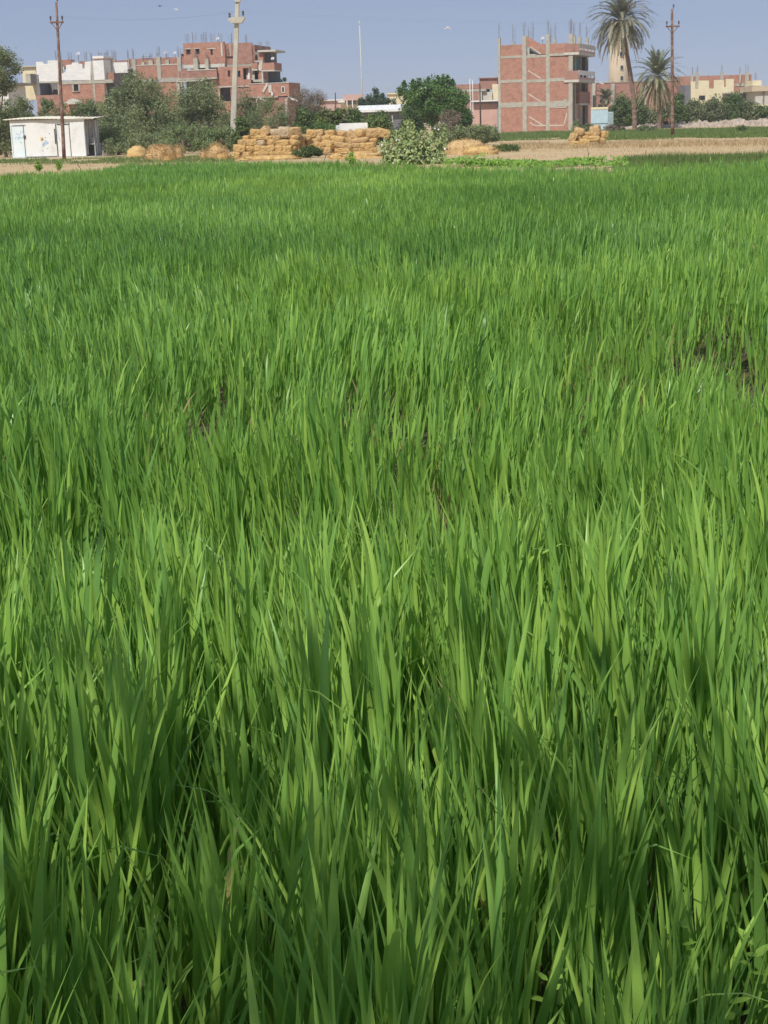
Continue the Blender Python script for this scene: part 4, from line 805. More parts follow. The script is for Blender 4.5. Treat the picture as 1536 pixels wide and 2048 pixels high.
LM['cypress'] = leafmat('cypress_leaf', [(0, c(0.032,0.069,0.034)), (.5, c(0.052,0.098,0.046)), (1, c(0.081,0.138,0.063))], .1, .6)
LM['brown'] = leafmat('brown_twig', [(0, c(0.147,0.110,0.079)), (.5, c(0.231,0.184,0.131)), (1, c(0.315,0.273,0.189))], .1, .7)
LM['dusty'] = leafmat('dusty_bush_leaf', [(0, c(0.100,0.130,0.059)), (.5, c(0.172,0.206,0.091)), (1, c(0.287,0.326,0.148))], .2, .55)
LM['bright'] = leafmat('bright_green_leaf', [(0, c(0.110,0.220,0.035)), (.5, c(0.187,0.352,0.050)), (1, c(0.308,0.484,0.090))], .3, .45)
LM['weed'] = leafmat('large_pale_leaf', [(0, c(0.138,0.206,0.068)), (.5, c(0.260,0.340,0.117)), (.93, c(0.467,0.538,0.234)), (1, c(0.793,0.727,0.275))], .25, .45, .4)
LM['palm'] = leafmat('palm_frond', [(0, c(0.114,0.131,0.084)), (.5, c(0.197,0.204,0.129)), (1, c(0.362,0.328,0.228))], .15, .45, .45)
LM['palm_green'] = leafmat('young_palm_frond', [(0, c(0.100,0.131,0.067)), (.5, c(0.177,0.206,0.106)), (1, c(0.308,0.300,0.167))], .15, .45, .45)
LM['palm_dry'] = leafmat('dry_palm_frond', [(0, c(0.253,0.184,0.103)), (.5, c(0.391,0.299,0.184)), (1, c(0.529,0.425,0.276))], .1, .7)
LM['grass'] = leafmat('grass_blade', [(0, c(0.081,0.139,0.037)), (.5, c(0.125,0.201,0.053)), (1, c(0.200,0.265,0.085))], .3, .5)
LM['drygrass'] = leafmat('dry_grass_blade', [(0, c(0.284,0.213,0.127)), (.5, c(0.468,0.355,0.198)), (1, c(0.652,0.510,0.284))], .2, .7)

def leaves(name, ctr, nrm, L, W, mat, parent, v, g, droop=0.0):
    """ctr, nrm (n,3): pointed leaf quads lying roughly across nrm"""
    n = len(ctr); up = g.normal(0, 1, (n, 3)); up[:, 2] -= droop; a = np.cross(nrm, up); a /= np.linalg.norm(a, axis=1)[:, None] + 1e-9; b_ = np.cross(nrm, a); b_ /= np.linalg.norm(b_, axis=1)[:, None] + 1e-9
    L = np.asarray(L).reshape(-1, 1); W = np.asarray(W).reshape(-1, 1)
    V = np.stack([ctr - b_ * L / 2, ctr + a * W / 2, ctr + b_ * L / 2, ctr - a * W / 2], 1).reshape(-1, 3)
    V[:, 2] = np.maximum(V[:, 2], .01 - (parent.location.z if parent else 0))
    return poly_np(name, V, np.arange(n * 4), np.full(n, 4), mat, parent, {'v': np.repeat(v, 4)})
def crown_points(g, n, rx, ry, z0, z1, nl, lobe, shape='dome', fill=.45):
    """lobes spread over the outer half of the crown; leaves gather near lobe surfaces"""
    C0, R0 = [], []
    while len(C0) < nl:
        p = g.uniform(-1, 1, 3); r = np.linalg.norm(p)
        if shape == 'bush': r = np.linalg.norm([p[0], p[1], max(0, p[2] + .3) / 1.3])
        if r > 1 or r < fill * g.random(): continue
        if shape == 'cone': h = (p[2] + 1) / 2; p[:2] *= (1 - h) * .9 + .08
        if shape == 'fan': h = (p[2] + 1) / 2; p[:2] *= .35 + .75 * h
        C0.append(p); R0.append(lobe * g.uniform(.6, 1.35))
    C0 = np.array(C0); R0 = np.array(R0); sc = np.array([rx, ry, (z1 - z0) / 2])
    I = g.integers(0, nl, n); d = g.normal(0, 1, (n, 3)); d /= np.linalg.norm(d, axis=1)[:, None]; d[:, 2] += .25
    q = R0[I][:, None] * d * (g.random((n, 1)) ** .45) * np.array([1, 1, .85])
    ctr = (C0 * (sc - lobe * .4))[I] + q; ctr[:, 2] += (z0 + z1) / 2; ctr[:, 2] = np.maximum(ctr[:, 2], .05 + .15 * g.random(n))
    hue = g.random(nl)[I]
    return ctr, d, hue, C0 * sc + np.array([0, 0, (z0 + z1) / 2])
def plant(name, label, cat, q, Y, mat, n, L, W, nl=26, lobe=None, shape='dome', zb=0.0, depth=None, group=None, trunk=.12, seed=0, limbs=6, vr=(.15, .85), sk=.25):
    x0, y0, x1, y1 = q; g = np.random.default_rng(seed + abs(int(x0) * 7 + int(y0)))
    a, b_ = P(x0, (y0 + y1) / 2, Y), P(x1, (y0 + y1) / 2, Y); z1 = P((x0 + x1) / 2, y0, Y)[2]; z0 = zb if zb is not None else P((x0 + x1) / 2, y1, Y)[2]
    rx = (b_[0] - a[0]) / 2; ry = depth or rx * .8; lobe = lobe or rx * .3
    if shape == 'dome' and zb == 0.0: shape = 'bush'
    n = int(n * 1.5); nl = int(nl * 1.5); L *= .95; W *= .95
    t_ = thing(name, label, cat, ((a[0] + b_[0]) / 2, Y, 0), 0, group)
    ctr, d, hue, cl = crown_points(g, n, rx, ry, z0, z1, nl, lobe, shape)
    nrm = d * .6 + g.normal(0, .6, (n, 3)); nrm /= np.linalg.norm(nrm, axis=1)[:, None]
    v = np.clip(vr[0] + (vr[1] - vr[0]) * (.5 * hue + .5 * g.random(n)) + g.normal(0, .06, n), 0, 1)
    leaves('crown', ctr, nrm, L * g.uniform(.4, 1.5, n), W * g.uniform(.5, 1.4, n), mat if not isinstance(mat, str) else LM[mat], t_, v, g)
    mb = MB(); zt = z0 + (z1 - z0) * .45
    mb.tube([(0, 0, 0), (g.normal(0, .05), 0, zt * .5), (g.normal(0, .1), 0, zt)], [trunk * 1.2, trunk, trunk * .6], 7)
    for k in range(limbs):
        e = cl[g.integers(0, len(cl))]; s = zt * g.uniform(.1, .8); mid = (e * .5 + np.array([0, 0, s * .6])) ; mb.tube([(0, 0, s), tuple(mid), tuple(e)], [trunk * .5, trunk * .35, trunk * .1], 5)
    obj('trunk', mb, MT['bark'], t_); return t_
# ---- left
plant('acacia_tree', 'dark airy tree cut by the left edge, taller than the house behind it', 'tree', (-85, 95, 56, 215), 142, 'olive', 9000, .26, .10, 34, 1.0, 'dome', zb=P(0, 195, 142)[2], trunk=.22, limbs=10)
gs = 'bushes behind the hut'
plant('shrub', 'olive shrub behind the hut at the left edge', 'shrub', (-40, 198, 56, 330), 120, 'olive', 5000, .20, .08, 30, .6, group=gs); plant('shrub', 'grey-brown shrub rising over the left end of the hut roof', 'shrub', (10, 182, 75, 300), 127, 'olive', 4000, .20, .08, 26, .6, group=gs)
plant('shrub', 'blue-green shrub behind the hut left of the rusty pole', 'shrub', (62, 182, 114, 300), 126, 'bluegreen', 4200, .22, .07, 26, .5, group=gs); plant('shrub', 'yellow-green shrub behind the hut right of the rusty pole', 'shrub', (108, 198, 170, 300), 124, 'yellowgreen', 3800, .20, .07, 26, .5, group=gs)
plant('shrub', 'small blue-green shrub above the right end of the hut roof', 'shrub', (158, 192, 212, 300), 125, 'bluegreen', 3800, .20, .07, 24, .5, group=gs)
for (x0, y0, x1, Y, mt, lb) in ((20, 202, 108, 121, 'olive', 'low olive shrub behind the left half of the hut roof'), (86, 206, 158, 119, 'dusty', 'low dull shrub right behind the rusty pole'), (134, 200, 212, 121, 'bluegreen', 'low blue-green shrub behind the right half of the hut roof'), (-40, 190, 30, 132, 'dusty', 'dull green shrub at the foot of the dark airy tree'), (168, 186, 238, 131, 'greygreen', 'grey-green shrub joining the hut roof and the largest bush')):
    plant('shrub', lb, 'shrub', (x0, y0, x1, 300), Y, mt, 3800, .20, .075, 26, .5, group=gs)
gb = 'large grey-green bushes before the brick houses'
plant('willow_bush', 'largest grey-green bush, in front of the brick wing', 'bush', (190, 146, 362, 330), 128, 'greygreen', 19000, .27, .085, 60, .95, group=gb, trunk=.2, limbs=10, sk=.2)
plant('willow_bush', 'grey-green bush left of the concrete pole', 'bush', (325, 162, 482, 320), 133, 'greygreen', 14500, .25, .08, 50, .9, group=gb, trunk=.18, limbs=9)
plant('willow_bush', 'dark blue-green bush against the right side of the hut', 'bush', (178, 226, 292, 335), 116, 'bluegreen', 7000, .22, .06, 36, .55, group=gb)
plant('willow_bush', 'dark grey-green bush just right of the concrete pole', 'bush', (455, 180, 528, 310), 136, 'dusty', 5500, .24, .08, 30, .7, group=gb)
plant('tamarisk', 'soft green feathery bush behind the big bale stack', 'bush', (488, 192, 600, 310), 132, 'bluegreen', 9000, .26, .045, 40, .7, group=gb)
plant('reed_bush', 'pale green low growth under the grey-green bush by the concrete pole', 'bush', (300, 244, 432, 330), 112, 'reed', 7000, .17, .06, 40, .4, group='low growth'); plant('reed_bush', 'pale green low growth touching the concrete pole', 'bush', (398, 248, 485, 328), 114, 'reed', 5000, .17, .06, 32, .4, group='low growth'); plant('reed_bush', 'dull green low growth between hut and golden heap', 'bush', (205, 262, 345, 330), 109, 'greygreen', 6000, .17, .06, 40, .4, group='low growth')
plant('leafy_shrub', 'dark leafy shrub at the foot of the concrete pole, right side', 'shrub', (466, 238, 505, 320), 112, 'dark', 2600, .24, .13, 20, .35)
# ---- middle
plant('dry_shrub', 'brownish half-bare shrub beyond the brick annex', 'shrub', (574, 172, 664, 300), 150, 'brown', 7000, .30, .035, 40, .7, 'fan', trunk=.15, limbs=22)
gm = 'leafy shrubs behind the tumbled bales'
plant('leafy_shrub', 'dark green leafy shrub left of the yellow-green one', 'shrub', (580, 214, 650, 310), 131, 'dark', 5200, .30, .15, 30, .6, group=gm); plant('leafy_shrub', 'yellow-green leafy shrub above the white cabin', 'shrub', (632, 212, 702, 310), 130, 'yellowgreen', 5200, .30, .15, 30, .6, vr=(.0, .7), group=gm)
plant('leafy_shrub', 'green leafy shrub behind the white cabin', 'shrub', (685, 216, 735, 300), 133, 'dark', 3600, .28, .14, 24, .5, group=gm); plant('leafy_shrub', 'green shrub before the dark wall of the long shed', 'shrub', (718, 222, 790, 300), 126, 'dark', 5200, .26, .12, 30, .5, vr=(.3, 1), group=gm)
plant('round_bush', 'round smooth green bush left of the white cabin', 'bush', (622, 240, 676, 300), 112, 'ficus', 4500, .16, .05, 30, .4, group=gm); plant('round_bush', 'low dark bush behind the slope of bales', 'bush', (590, 250, 632, 310), 108, 'dark', 3000, .18, .07, 20, .35, group=gm)
plant('shade_bush', 'low dark bush growing under the tumbled bales', 'bush', (588, 292, 644, 325), G(610, 314)[1] - 2.5, 'dark', 3500, .13, .06, 26, .25, vr=(0, .6))
ft = plant('ficus_tree', 'large dense dark green ficus tree left of the four-storey house', 'tree', (800, 160, 934, 262), 152, 'ficus', 17000, .24, .14, 75, .72, zb=1.1, trunk=.3, limbs=12, depth=3.2)
g = np.random.default_rng(5); CT, NR = [], []
for (px, py, h_) in ((808, 162, 14), (826, 160, 12), (838, 158, 10), (857, 155, 16), (876, 152, 16), (886, 151, 14), (895, 151, 15), (905, 160, 12), (800, 175, 9)):     # upright shoots along the top
    a = P(px, py, 152); b_ = P(px, py + h_ * 1.6, 152); u = g.random((300, 1)); p = a * (1 - u) + b_ * u; a[2] += .35; p += g.normal(0, 1, p.shape) * (.05 + .24 * u); CT.append(p - np.array(ft.location)); NR.append(g.normal(0, 1, (300, 3)))
CT, NR = np.concatenate(CT), np.concatenate(NR); NR /= np.linalg.norm(NR, axis=1)[:, None]; leaves('upright_shoots', CT, NR, np.full(len(CT), .22), np.full(len(CT), .13), LM['ficus'], ft, g.uniform(.2, .8, len(CT)), g)
plant('ficus_side_tree', 'lower dark green tree at the right flank of the ficus', 'tree', (905, 195, 944, 268), 156, 'ficus', 3600, .24, .13, 24, .55, vr=(0, .7), trunk=.14)
plant('dry_shrub', 'dusty olive shrub in front of the ficus trunk', 'shrub', (876, 216, 926, 285), 135, 'brown', 3000, .22, .05, 26, .45, trunk=.08); plant('dark_hedge', 'dark shaded bush between shed post and ficus', 'bush', (795, 216, 850, 285), 142, 'dark', 4000, .24, .12, 26, .55, vr=(0, .5))
gc = 'cypress trees beyond the long shed'
for k, (x, w_, yt, lb) in enumerate(((724, 20, 190, 'leftmost broad cypress beside the mast'), (738, 17, 177, 'tall pointed cypress, second from the mast'), (752, 18, 178, 'tall pointed cypress in the middle of the row'), (765, 16, 183, 'cypress right of the middle of the row'), (777, 17, 190, 'low cypress near the yellow building'), (788, 14, 196, 'smallest cypress touching the yellow building'))):
    plant('cypress_tree', lb, 'tree', (x - w_, yt, x + w_, 240), 235, 'cypress', 2200, .40, .16, 22, .55, 'cone', group=gc, trunk=.12, limbs=2)
for k, (x, w_, yt, lb) in enumerate(((553, 9, 146, 'leftmost cypress behind the brick balconies'), (561, 9, 150, 'second cypress behind the brick annex'), (571, 8, 152, 'third cypress behind the brick annex'), (577, 9, 158, 'low cypress at the annex end'), (588, 8, 166, 'short cypress left of the brown shrub'), (599, 8, 165, 'cypress rising behind the brown shrub'))):
    plant('cypress_tree', lb, 'tree', (x - w_, yt, x + w_, 240), 228, 'cypress', 1300, .40, .16, 14, .5, 'cone', group='cypress trees behind the brick annex', trunk=.12, limbs=2)
# ---- right
gr = 'dark bushes along the rubble bank'
for (x0, y0, x1, mt, lb) in ((1220, 188, 1268, 'dark', 'dark bush between the blue fence and the tall palm'), (1252, 190, 1300, 'dark', 'bush behind the trunk of the tall palm'), (1285, 196, 1345, 'dusty', 'bush behind the small palm'), (1335, 186, 1378, 'dark', 'tall bush just right of the rusty pole'),
                             (1366, 196, 1418, 'dusty', 'bush below the window of the cream block house'), (1405, 196, 1452, 'dusty', 'bush below the right end of the cream block house'), (1436, 188, 1490, 'dark', 'tallest bush, before the dark lean-to'), (1475, 200, 1520, 'dusty', 'low bush left of the cream corner house'), (1508, 212, 1560, 'dark', 'low bush at the right edge')):
    plant('tamarisk_bush', lb, 'bush', (x0, y0, x1, 262), 214, mt, 4200, .42, .15, 30, .8, group=gr, depth=1.8)
plant('weed_bush', 'pale yellow-green growth above the blue fence', 'bush', (1192, 196, 1224, 262), 226, 'yellowgreen', 1800, .35, .14, 16, .6, depth=1.2)
gw = 'grey-green weeds before the pink wall'
for (x0, y0, x1, y1, Y, lb) in ((925, 248, 985, 282, 112, 'grey-green weed clump before the green gate'), (890, 252, 935, 290, 104, 'grey-green weed clump right behind the leafy bush'), (968, 256, 1000, 280, 122, 'small grey-green weed clump at the corner of the four-storey house'), (860, 246, 900, 290, 106, 'grey-green weeds under the ficus tree')):
    plant('weed_clump', lb, 'weeds', (x0, y0, x1, y1), Y, 'greygreen', 2600, .28, .06, 24, .35, group=gw, trunk=.04)
plant('weed_clump', 'pale weeds at the right corner of the four-storey house', 'weeds', (1146, 240, 1168, 275), 168, 'greygreen', 1200, .3, .08, 14, .35, group=gw, trunk=.04); plant('weed_clump', 'pale weeds beside the right topmost bale', 'weeds', (1168, 246, 1186, 275), 166, 'greygreen', 900, .3, .08, 12, .3, group=gw, trunk=.04)
plant('weed_clump', 'brown weeds before the light blue fence', 'weeds', (1206, 250, 1256, 275), 176, 'brown', 1800, .3, .06, 22, .35, group=gw, trunk=.04); plant('weed_clump', 'pale leafy weeds at the foot of the tall palm', 'weeds', (1272, 252, 1312, 275), 160, 'bluegreen', 1200, .28, .1, 16, .3, group=gw, trunk=.03); plant('weed_clump', 'small upright weed in the straw right of the rusty pole', 'weeds', (1472, 252, 1492, 280), 140, 'dark', 500, .25, .08, 10, .25, group=gw, trunk=.03)

# ---- date palms
def frond(g, base, az, el, L, droop, dry, parent, wd=.58):
    n = 11; u = np.linspace(0, 1, n); th = el - droop * u ** 1.35; st = L / (n - 1); h = np.concatenate([[0], np.cumsum(np.cos((th[1:] + th[:-1]) / 2) * st)]); z = np.concatenate([[0], np.cumsum(np.sin((th[1:] + th[:-1]) / 2) * st)])
    ca, sa = math.cos(az), math.sin(az); R_ = np.stack([h * ca, h * sa, z], 1) + base; V, S, A = [], [], []; lat = np.array([-sa, ca, 0])
    m_ = 34; k = np.repeat(np.linspace(.10, .99, m_), 2); sd = np.tile([1, -1], m_); ctr = np.stack([np.interp(k, u, R_[:, i]) for i in range(3)], 1); thk = np.interp(k, u, th); fw = np.stack([np.cos(thk) * ca, np.cos(thk) * sa, np.sin(thk)], 1); up = np.stack([-np.sin(thk) * ca, -np.sin(thk) * sa, np.cos(thk)], 1)
    ll = wd * np.sin(np.pi * np.clip(k * .86 + .12, 0, 1)) ** .7 * g.uniform(.8, 1.15, len(k)); d = fw * .75 + lat[None] * sd[:, None] * (.75 if not dry else .35) + up * (.25 if not dry else -.1) + g.normal(0, .08, fw.shape); d[:, 2] -= .18 if not dry else .5; d /= np.linalg.norm(d, axis=1)[:, None]
    s = fw * .05; V = np.stack([ctr - s, ctr + d * ll[:, None] * .5 - s * .8, ctr + d * ll[:, None], ctr + d * ll[:, None] * .5 + s * .8, ctr + s], 1).reshape(-1, 3); nl_ = len(k)
    lp = (np.arange(nl_)[:, None] * 5 + np.arange(5)[None]).ravel(); sz = np.full(nl_, 5); v = np.repeat(np.clip(g.normal(.5, .18) + g.normal(0, .15, nl_), 0, 1), 5)
    w2 = .035 * (1 - u) + .008; RV = np.concatenate([R_ - lat * w2[:, None], R_ + lat * w2[:, None] + np.array([0, 0, .01])]); o0 = len(V); ql = np.array([[o0 + i, o0 + i + 1, o0 + n + i + 1, o0 + n + i] for i in range(n - 1)]).ravel()
    return poly_np('dry_frond' if dry else 'frond', np.concatenate([V, RV]), np.concatenate([lp, ql]), np.concatenate([sz, np.full(n - 1, 4)]), LM[dry if dry else parent['_m']], parent, {'v': np.concatenate([v, np.full(2 * n, .9)])})
def palm(label, base, top, tw, L, nf, nd, mat, seed, crown_el, dd):
    g = np.random.default_rng(seed); Y = base[1]; pt = P(*top, Y); t_ = thing('date_palm', label, 'palm tree', base, 0, 'date palms'); t_['_m'] = mat; dx, H = pt[0] - base[0], pt[2]; s_ = Y * math.cos(PH) / FPX
    pts, rad = [], []
    for k in range(41): u = k / 40; pts.append((dx * (u ** 1.5) + .08 * math.sin(u * 5), 0, H * u)); rad.append(s_ * tw / 2 * (1.15 - .3 * u) * (1 + .09 * (k % 2) + g.normal(0, .04)))
    obj('trunk', MB().tube(pts, rad, 9), MT['palm_bark'], t_)
    mb = MB(); V, F = [], []
    for k in range(260):                                     # cut frond stubs round the stem
        u = g.uniform(.03, 1.0); a = g.uniform(0, 6.283); r = np.interp(u, np.linspace(0, 1, 41), rad) * .95; x0 = np.interp(u, np.linspace(0, 1, 41), [p[0] for p in pts]); c0, s0 = math.cos(a), math.sin(a); z = H * u; q = .06; b0 = len(V)
        V += [(x0 + c0*r - s0*q, s0*r + c0*q, z), (x0 + c0*r + s0*q, s0*r - c0*q, z), (x0 + c0*(r+.05), s0*(r+.05), z + .17)]; F.append((b0, b0 + 1, b0 + 2))
    obj('frond_stubs', MB().add(V, F), MT['palm_bark'], t_)['kind'] = 'stuff'
    ctr = np.array([pts[-1][0], 0, H])
    for k in range(nf):
        u = (k + .5) / nf; el = crown_el[0] + (crown_el[1] - crown_el[0]) * u + g.normal(0, .08); az = k * 2.399 + g.normal(0, .15)
        frond(g, ctr + np.array([math.cos(az) * .18, math.sin(az) * .18, .35 * (1 - u)]), az, el, L * g.uniform(.86, 1.08) * (1 - .12 * (1 - u)), dd[0] + (dd[1] - dd[0]) * u + g.normal(0, .12), '', t_)
    for k in range(nd):
        az = k * 2.399 + 1 + g.normal(0, .2); frond(g, ctr + np.array([math.cos(az) * .22, math.sin(az) * .22, -.2 - .3 * g.random()]), az, g.uniform(-1.2, -.6), L * g.uniform(.75, 1.1), g.uniform(.4, .8), 'palm_dry' if g.random() < .6 else mat, t_, .42)
    V, F = [], []
    obj('fruit_stalks', MB().tube([(ctr[0] + .2, -.3, H - .1), (ctr[0] + .9, -.9, H + .1), (ctr[0] + 1.2, -1.2, H - .5)], [.07, .05, .1], 5).tube([(ctr[0] - .2, -.3, H - .1), (ctr[0] - .8, -.9, H + .15), (ctr[0] - 1.1, -1.2, H - .4)], [.07, .05, .1], 5), LM['palm_dry'], t_)
    del t_['_m']; return t_
palm('tall date palm with drooping grey-green fronds in front of the water tower', G(1269, 263), (1243, 42), 8.5, 4.5, 92, 34, 'palm', 3, (1.3, -.55), (1.55, 1.2))
palm('shorter date palm with hanging dry fronds between tall palm and rusty pole', G(1318, 257), (1316, 152), 7.5, 4.1, 60, 64, 'palm_green', 8, (1.45, -.25), (.75, 1.6))
yp = thing('young_palm', 'young grey-green palm tuft above the light blue fence', 'palm tree', (P(1212, 200, 224)[0], 224, 0)); yp['_m'] = 'palm'; g = np.random.default_rng(4); zz = P(1212, 200, 224)[2]
obj('trunk', MB().tube([(0, 0, 0), (0, 0, zz)], [.25, .22], 8), MT['palm_bark'], yp)
for k in range(22): frond(g, np.array([0, 0, zz]), k * 2.399, g.uniform(.1, 1.3), 2.3, g.uniform(.8, 1.4), '', yp)
del yp['_m']

# ---- the leafy bush with white bolls at the paddy edge: stems, leaves, bolls
ZK = Zm(730, 220, 7.68); Yb = G(828, 329)[1]; g = np.random.default_rng(21)
b0 = P(828, 300, Yb); bush = thing('cotton_bush', 'broad leafy bush with large pale leaves and white bolls at the paddy edge', 'bush', (b0[0], Yb, 0))
stems = [(230, 480), (300, 440), (400, 330), (480, 300), (560, 260), (640, 150), (680, 120), (720, 200), (800, 330), (870, 300), (960, 330), (1040, 330), (1150, 460), (1200, 380), (1250, 290), (1130, 620), (330, 620), (520, 420), (760, 420), (900, 480), (620, 330), (1000, 560), (260, 640), (1220, 640)]
LC, LN, LS = [], [], []; mbs = MB()
for (zx, zy) in stems:
    tp = P(*ZK(zx, zy), Yb) - np.array([b0[0], Yb, 0]); H = tp[2]; dep = g.normal(0, .5); bs = np.array([tp[0] * .62, dep * .7, 0]); tp[1] = dep
    mbs.tube([tuple(bs), tuple(bs * .5 + tp * .5 + np.array([0, 0, .05])), tuple(tp)], [.025, .018, .006], 5)
    k = int(60 + 95 * H); u = g.uniform(.05, 1, k); a = g.uniform(0, 6.283, k); o_ = (.10 + .50 * (1 - u)) * g.random(k) ** .6
    p = bs + (tp - bs) * u[:, None] + np.stack([np.cos(a) * o_, np.sin(a) * o_, g.normal(-.03, .06, k)], 1); nn = np.stack([np.cos(a) * .7, np.sin(a) * .7 - .25, g.uniform(.2, 1.0, k)], 1); LC.append(p); LN.append(nn); LS.append(.095 + .075 * (1 - u) + g.normal(0, .02, k))
LC, LN, LS = np.concatenate(LC), np.concatenate(LN), np.concatenate(LS); LN /= np.linalg.norm(LN, axis=1)[:, None]
leaves('leaf_mass', LC, LN, LS * 1.15, LS * .72, LM['weed'], bush, np.clip(g.normal(.48, .24, len(LC)), 0, 1), g, 1.5); obj('stem', mbs, MT['bark'], bush)
for (zx, zy) in ((262, 535), (525, 462), (485, 465), (615, 605), (785, 715), (860, 780), (1228, 600), (1130, 300), (760, 335), (1075, 285), (800, 770)):
    p = P(*ZK(zx, zy), Yb - .75) - np.array([b0[0], Yb, 0]); r = g.uniform(.03, .05); obj('boll', MB().lathe([(.3*r, -r), (.8*r, -.6*r), (r, 0), (.85*r, .5*r), (.2*r, .9*r)], tuple(p), 8), MT['feather'], bush, True)
# ---- bright leafy ground cover and grass strips
def cover(name, label, cat, q, mat, n, h, L, W, kind='stuff', blade=False, far=None):
    pA, pB, pC, pD = q; g = np.random.default_rng(len(label) * 31 + n); u, v = g.random(n), g.random(n); v = v ** .8
    A, B_, C_, D_ = (G(*p)[:2] for p in (pA, pB, pC, pD)); xy = (A[None] * (1 - u)[:, None] + B_[None] * u[:, None]) * (1 - v)[:, None] + (D_[None] * (1 - u)[:, None] + C_[None] * u[:, None]) * v[:, None]
    k_ = vnoise(xy[:, 0] * 1.0 + 7, xy[:, 1], 1.0, 4) > .46 if not blade else vnoise(xy[:, 0] + 3, xy[:, 1], 2.6, 4) > .30; xy = xy[k_]; n = len(xy)
    hm = h * (.35 + .9 * vnoise(xy[:, 0] + 31, xy[:, 1], 1.7, 1)); z = hm * (g.random(n) ** .6)
    if blade:
        b0_ = np.stack([xy[:, 0], xy[:, 1], z * 0 + .01], 1); d = np.stack([g.normal(0, .28, n), g.normal(0, .28, n), np.ones(n)], 1) * (hm * g.uniform(.5, 1.2, n))[:, None]; s = np.stack([np.cos(g.uniform(0, 3.14, n)), g.normal(0, .3, n), np.zeros(n)], 1) * (W * g.uniform(.6, 1.4, n))[:, None]
        V = np.stack([b0_ - s / 2, b0_ + s / 2, b0_ + d], 1).reshape(-1, 3); o = poly_np(name, V, np.arange(3 * n), np.full(n, 3), LM[mat], None, {'v': np.repeat(np.clip(g.normal(.5, .22, n) + .3 * (vnoise(xy[:, 0], xy[:, 1], 3.0, 2) - .5), 0, 1), 3)})
    else:
        nn = g.normal(0, .45, (n, 3)); nn[:, 2] += .8; nn[:, 1] -= .35; nn /= np.linalg.norm(nn, axis=1)[:, None]; o = leaves(name, np.stack([xy[:, 0], xy[:, 1], z + .03], 1), nn, L * g.uniform(.6, 1.3, n), W * g.uniform(.6, 1.3, n), LM[mat], None, np.clip(g.normal(.5, .22, n), 0, 1), g)
    return tag(o, label, cat, None, kind)
cover('leafy_ground_cover', 'bright green broad-leaved low plants along the paddy edge', 'plants', ((885, 338), (1258, 338), (1250, 326), (960, 329)), 'bright', 6000, .25, .19, .085)
cover('leafy_ground_cover', 'taller bright green plants right of the leafy bush', 'plants', ((880, 338), (1010, 338), (1000, 328), (895, 328)), 'bright', 900, .4, .2, .09)
cover('grass_strip', 'strip of green grass before the four-storey brick house', 'grass', ((880, 286), (1160, 279), (1170, 262), (930, 270)), 'grass', 22000, .24, 0, .09, 'stuff', True)
cover('grass_strip', 'strip of green grass before the palms and rubble bank', 'grass', ((1150, 284), (1600, 274), (1600, 254), (1165, 264)), 'grass', 36000, .26, 0, .09, 'stuff', True)
cover('dry_weed_strip', 'brown dry weeds on the far right of the stubble', 'dry weeds', ((1000, 301), (1600, 290), (1600, 281), (1000, 291)), 'drygrass', 11000, .30, 0, .05, 'stuff', True)
cover('dry_grass', 'thin dry stubble over the earth beyond the paddy', 'dry grass', ((-60, 345), (1600, 330), (1600, 290), (-60, 322)), 'drygrass', 14000, .10, 0, .03, 'stuff', True)
cover('field_edge_grass', 'dull green weeds along the far edge of the paddy at right', 'grass', ((1230, 338), (1600, 332), (1600, 312), (1260, 322)), 'grass', 9000, .35, 0, .035, 'stuff', True)
cover('field_edge_grass', 'dull green weeds along the foot of the hut and heaps', 'grass', ((-40, 330), (470, 328), (470, 312), (-40, 322)), 'grass', 8000, .2, 0, .05, 'stuff', True)
plant('low_bush', 'dark low bush on the stubble between leafy bush and small stack', 'bush', (977, 290, 1042, 306), G(1010, 304)[1], 'dark', 2600, .13, .05, 24, .18, trunk=.03, depth=.9, limbs=3)
for (x0, y0, x1, y1, lb) in ((70, 318, 84, 344, 'thin green weed at the paddy edge left of the rusty pole'), (112, 318, 124, 342, 'thin green weed at the foot of the rusty pole'), (690, 305, 712, 332, 'green maize-like weed before the loose straw apron')):
    Y = G((x0 + x1) / 2, y1)[1]; plant('weed', lb, 'weed', (x0, y0, x1, y1), Y, 'bright', 160, .2, .05, 8, .12, trunk=.02, limbs=2, depth=.2)
for k, (a, b_, lb) in enumerate((((652, 310), (640, 330), 'leaning dry stick in the rice before the bales'), ((1175, 298), (1176, 318), 'upright thin stick before the small stack'), ((152, 322), (166, 342), 'leaning dry stick right of the rusty pole'), ((1292, 300), (1286, 314), 'forked dry stick on the right stubble'))):
    Y = 62; p, q = P(*b_, Y), P(*a, Y); p[2] = max(0, min(p[2], .02)); tag(obj('dry_stick', MB().tube([tuple(p), tuple((p + q) / 2 + np.array([.03, 0, 0])), tuple(q)], [.018, .014, .01], 5), MT['dark_wood']), lb, 'stick')
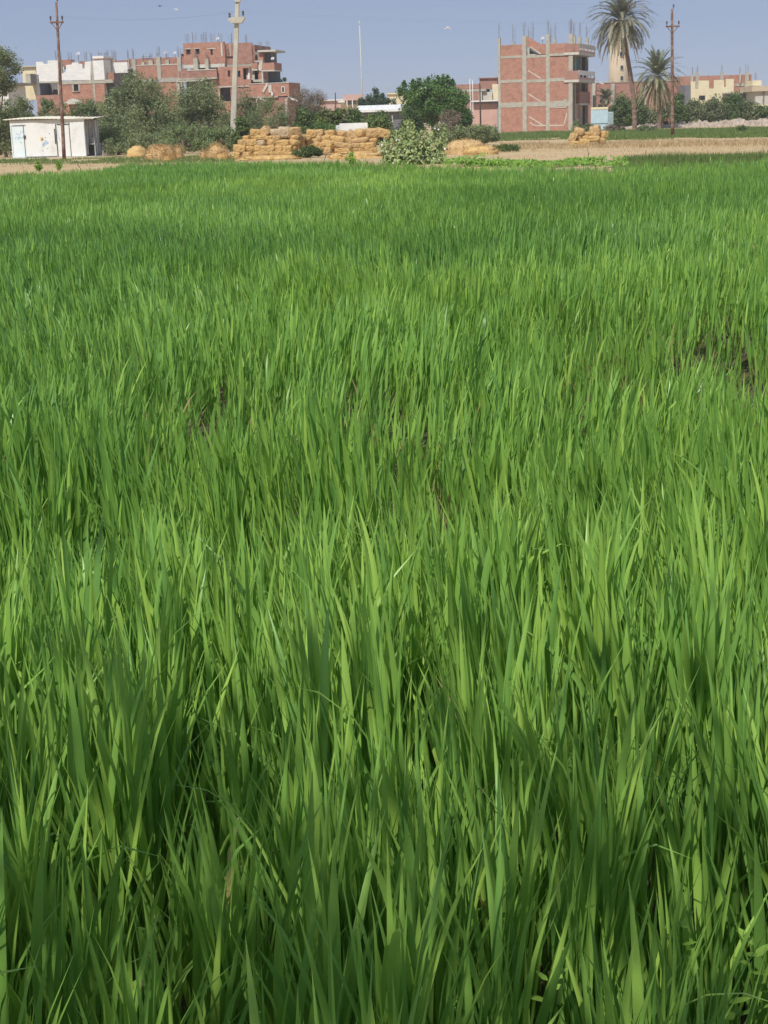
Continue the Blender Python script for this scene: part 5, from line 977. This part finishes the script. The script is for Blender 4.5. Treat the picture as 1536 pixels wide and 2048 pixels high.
# ---- small weeds low among the nearest rice
gwd = 'broad-leaved weeds in the rice'
for k, (px, py, z, lb, s) in enumerate(((1098, 1950, .42, 'yellow-green three-leaved weed low in the rice, bottom centre right', 1.0), (252, 1985, .42, 'yellow-green weed low in the rice, bottom left', .8), (1505, 1890, .5, 'bright yellow-green weed at the bottom right edge', 1.0), (912, 1850, .45, 'small weed with two bright leaves between rice stems', .7),
                                 (920, 2000, .4, 'pale weed at the bottom edge right of the middle', .8), (1362, 1850, .5, 'bright weed leaf behind the broad rice leaves at right', .9), (1450, 2005, .4, 'leafy weed in the bottom right corner', 1.0), (300, 1850, .45, 'small weed in the left foreground', .8))):
    p = G(px, py, z); g = np.random.default_rng(60 + k); t_ = thing('seedling_weed', lb, 'weed', (p[0], p[1], 0), 0, gwd); obj('stem', MB().tube([(0, 0, 0), (.01, 0, z * .6), (0, 0, z)], [.004, .003, .002], 5), LM['bright'], t_)
    for j in range(5):
        a = j * 2.4 + k; L = .034 * s * g.uniform(.8, 1.3); w_ = L * .22; d = np.array([math.cos(a), math.sin(a), .35]); sd = np.array([-math.sin(a), math.cos(a), 0]); b_ = np.array([0, 0, z - .012 * j])
        V = [b_, b_ + d * L * .35 + sd * w_, b_ + d * L * .75 + sd * w_ * .7, b_ + d * L, b_ + d * L * .75 - sd * w_ * .7, b_ + d * L * .35 - sd * w_]; poly_np('leaf', np.array(V), np.arange(6), [6], LM['bright'], t_, {'v': np.full(6, .85)})


# ---- unseen tree added behind the viewer to cast dappled shade on the nearest rice
rt = thing('added_shade_tree', 'unseen leafy tree added behind the viewer to shade the nearest rice', 'tree', (-3.3, -2.6, 0)); g = np.random.default_rng(77)
n = 1950; ctr, d, hue, cl = crown_points(g, n, 2.9, 1.8, 3.8, 6.2, 110, .85, 'dome'); ctr += np.array([1.7, 1.05, 0]); nrm = g.normal(0, 1, (n, 3)); nrm /= np.linalg.norm(nrm, axis=1)[:, None]
leaves('crown', ctr, nrm, np.full(n, .17), np.full(n, .09), LM['ficus'], rt, g.uniform(.2, .8, n), g)
mb = MB().tube([(0, 0, 0), (.1, .05, 1.6), (.5, .3, 3.2), (1.4, .9, 4.8)], [.22, .18, .15, .08], 9)
for e in cl[:14]: mb.tube([(.4, .25, 3.0), tuple((e + np.array([1.7, 1.05, 0])) * .5 + np.array([.2, .12, 1.5])), tuple(e + np.array([1.7, 1.05, 0]))], [.08, .05, .015], 5)
obj('trunk', mb, MT['bark'], rt)

# ---- thin summer haze
o = obj('haze', MB().box(-3100, 3100, -600, 4600, -1, 30), None); o["kind"] = "stuff"; o["label"] = "thin even summer haze over the fields"
m = bpy.data.materials.new('haze'); m.use_nodes = True; t = m.node_tree; t.nodes.remove(t.nodes["Principled BSDF"]); v = t.nodes.new("ShaderNodeVolumePrincipled"); v.inputs["Density"].default_value = .00035
v.inputs["Color"].default_value = (.92, .95, 1, 1); t.links.new(v.outputs[0], t.nodes["Material Output"].inputs["Volume"]); o.data.materials.append(m)
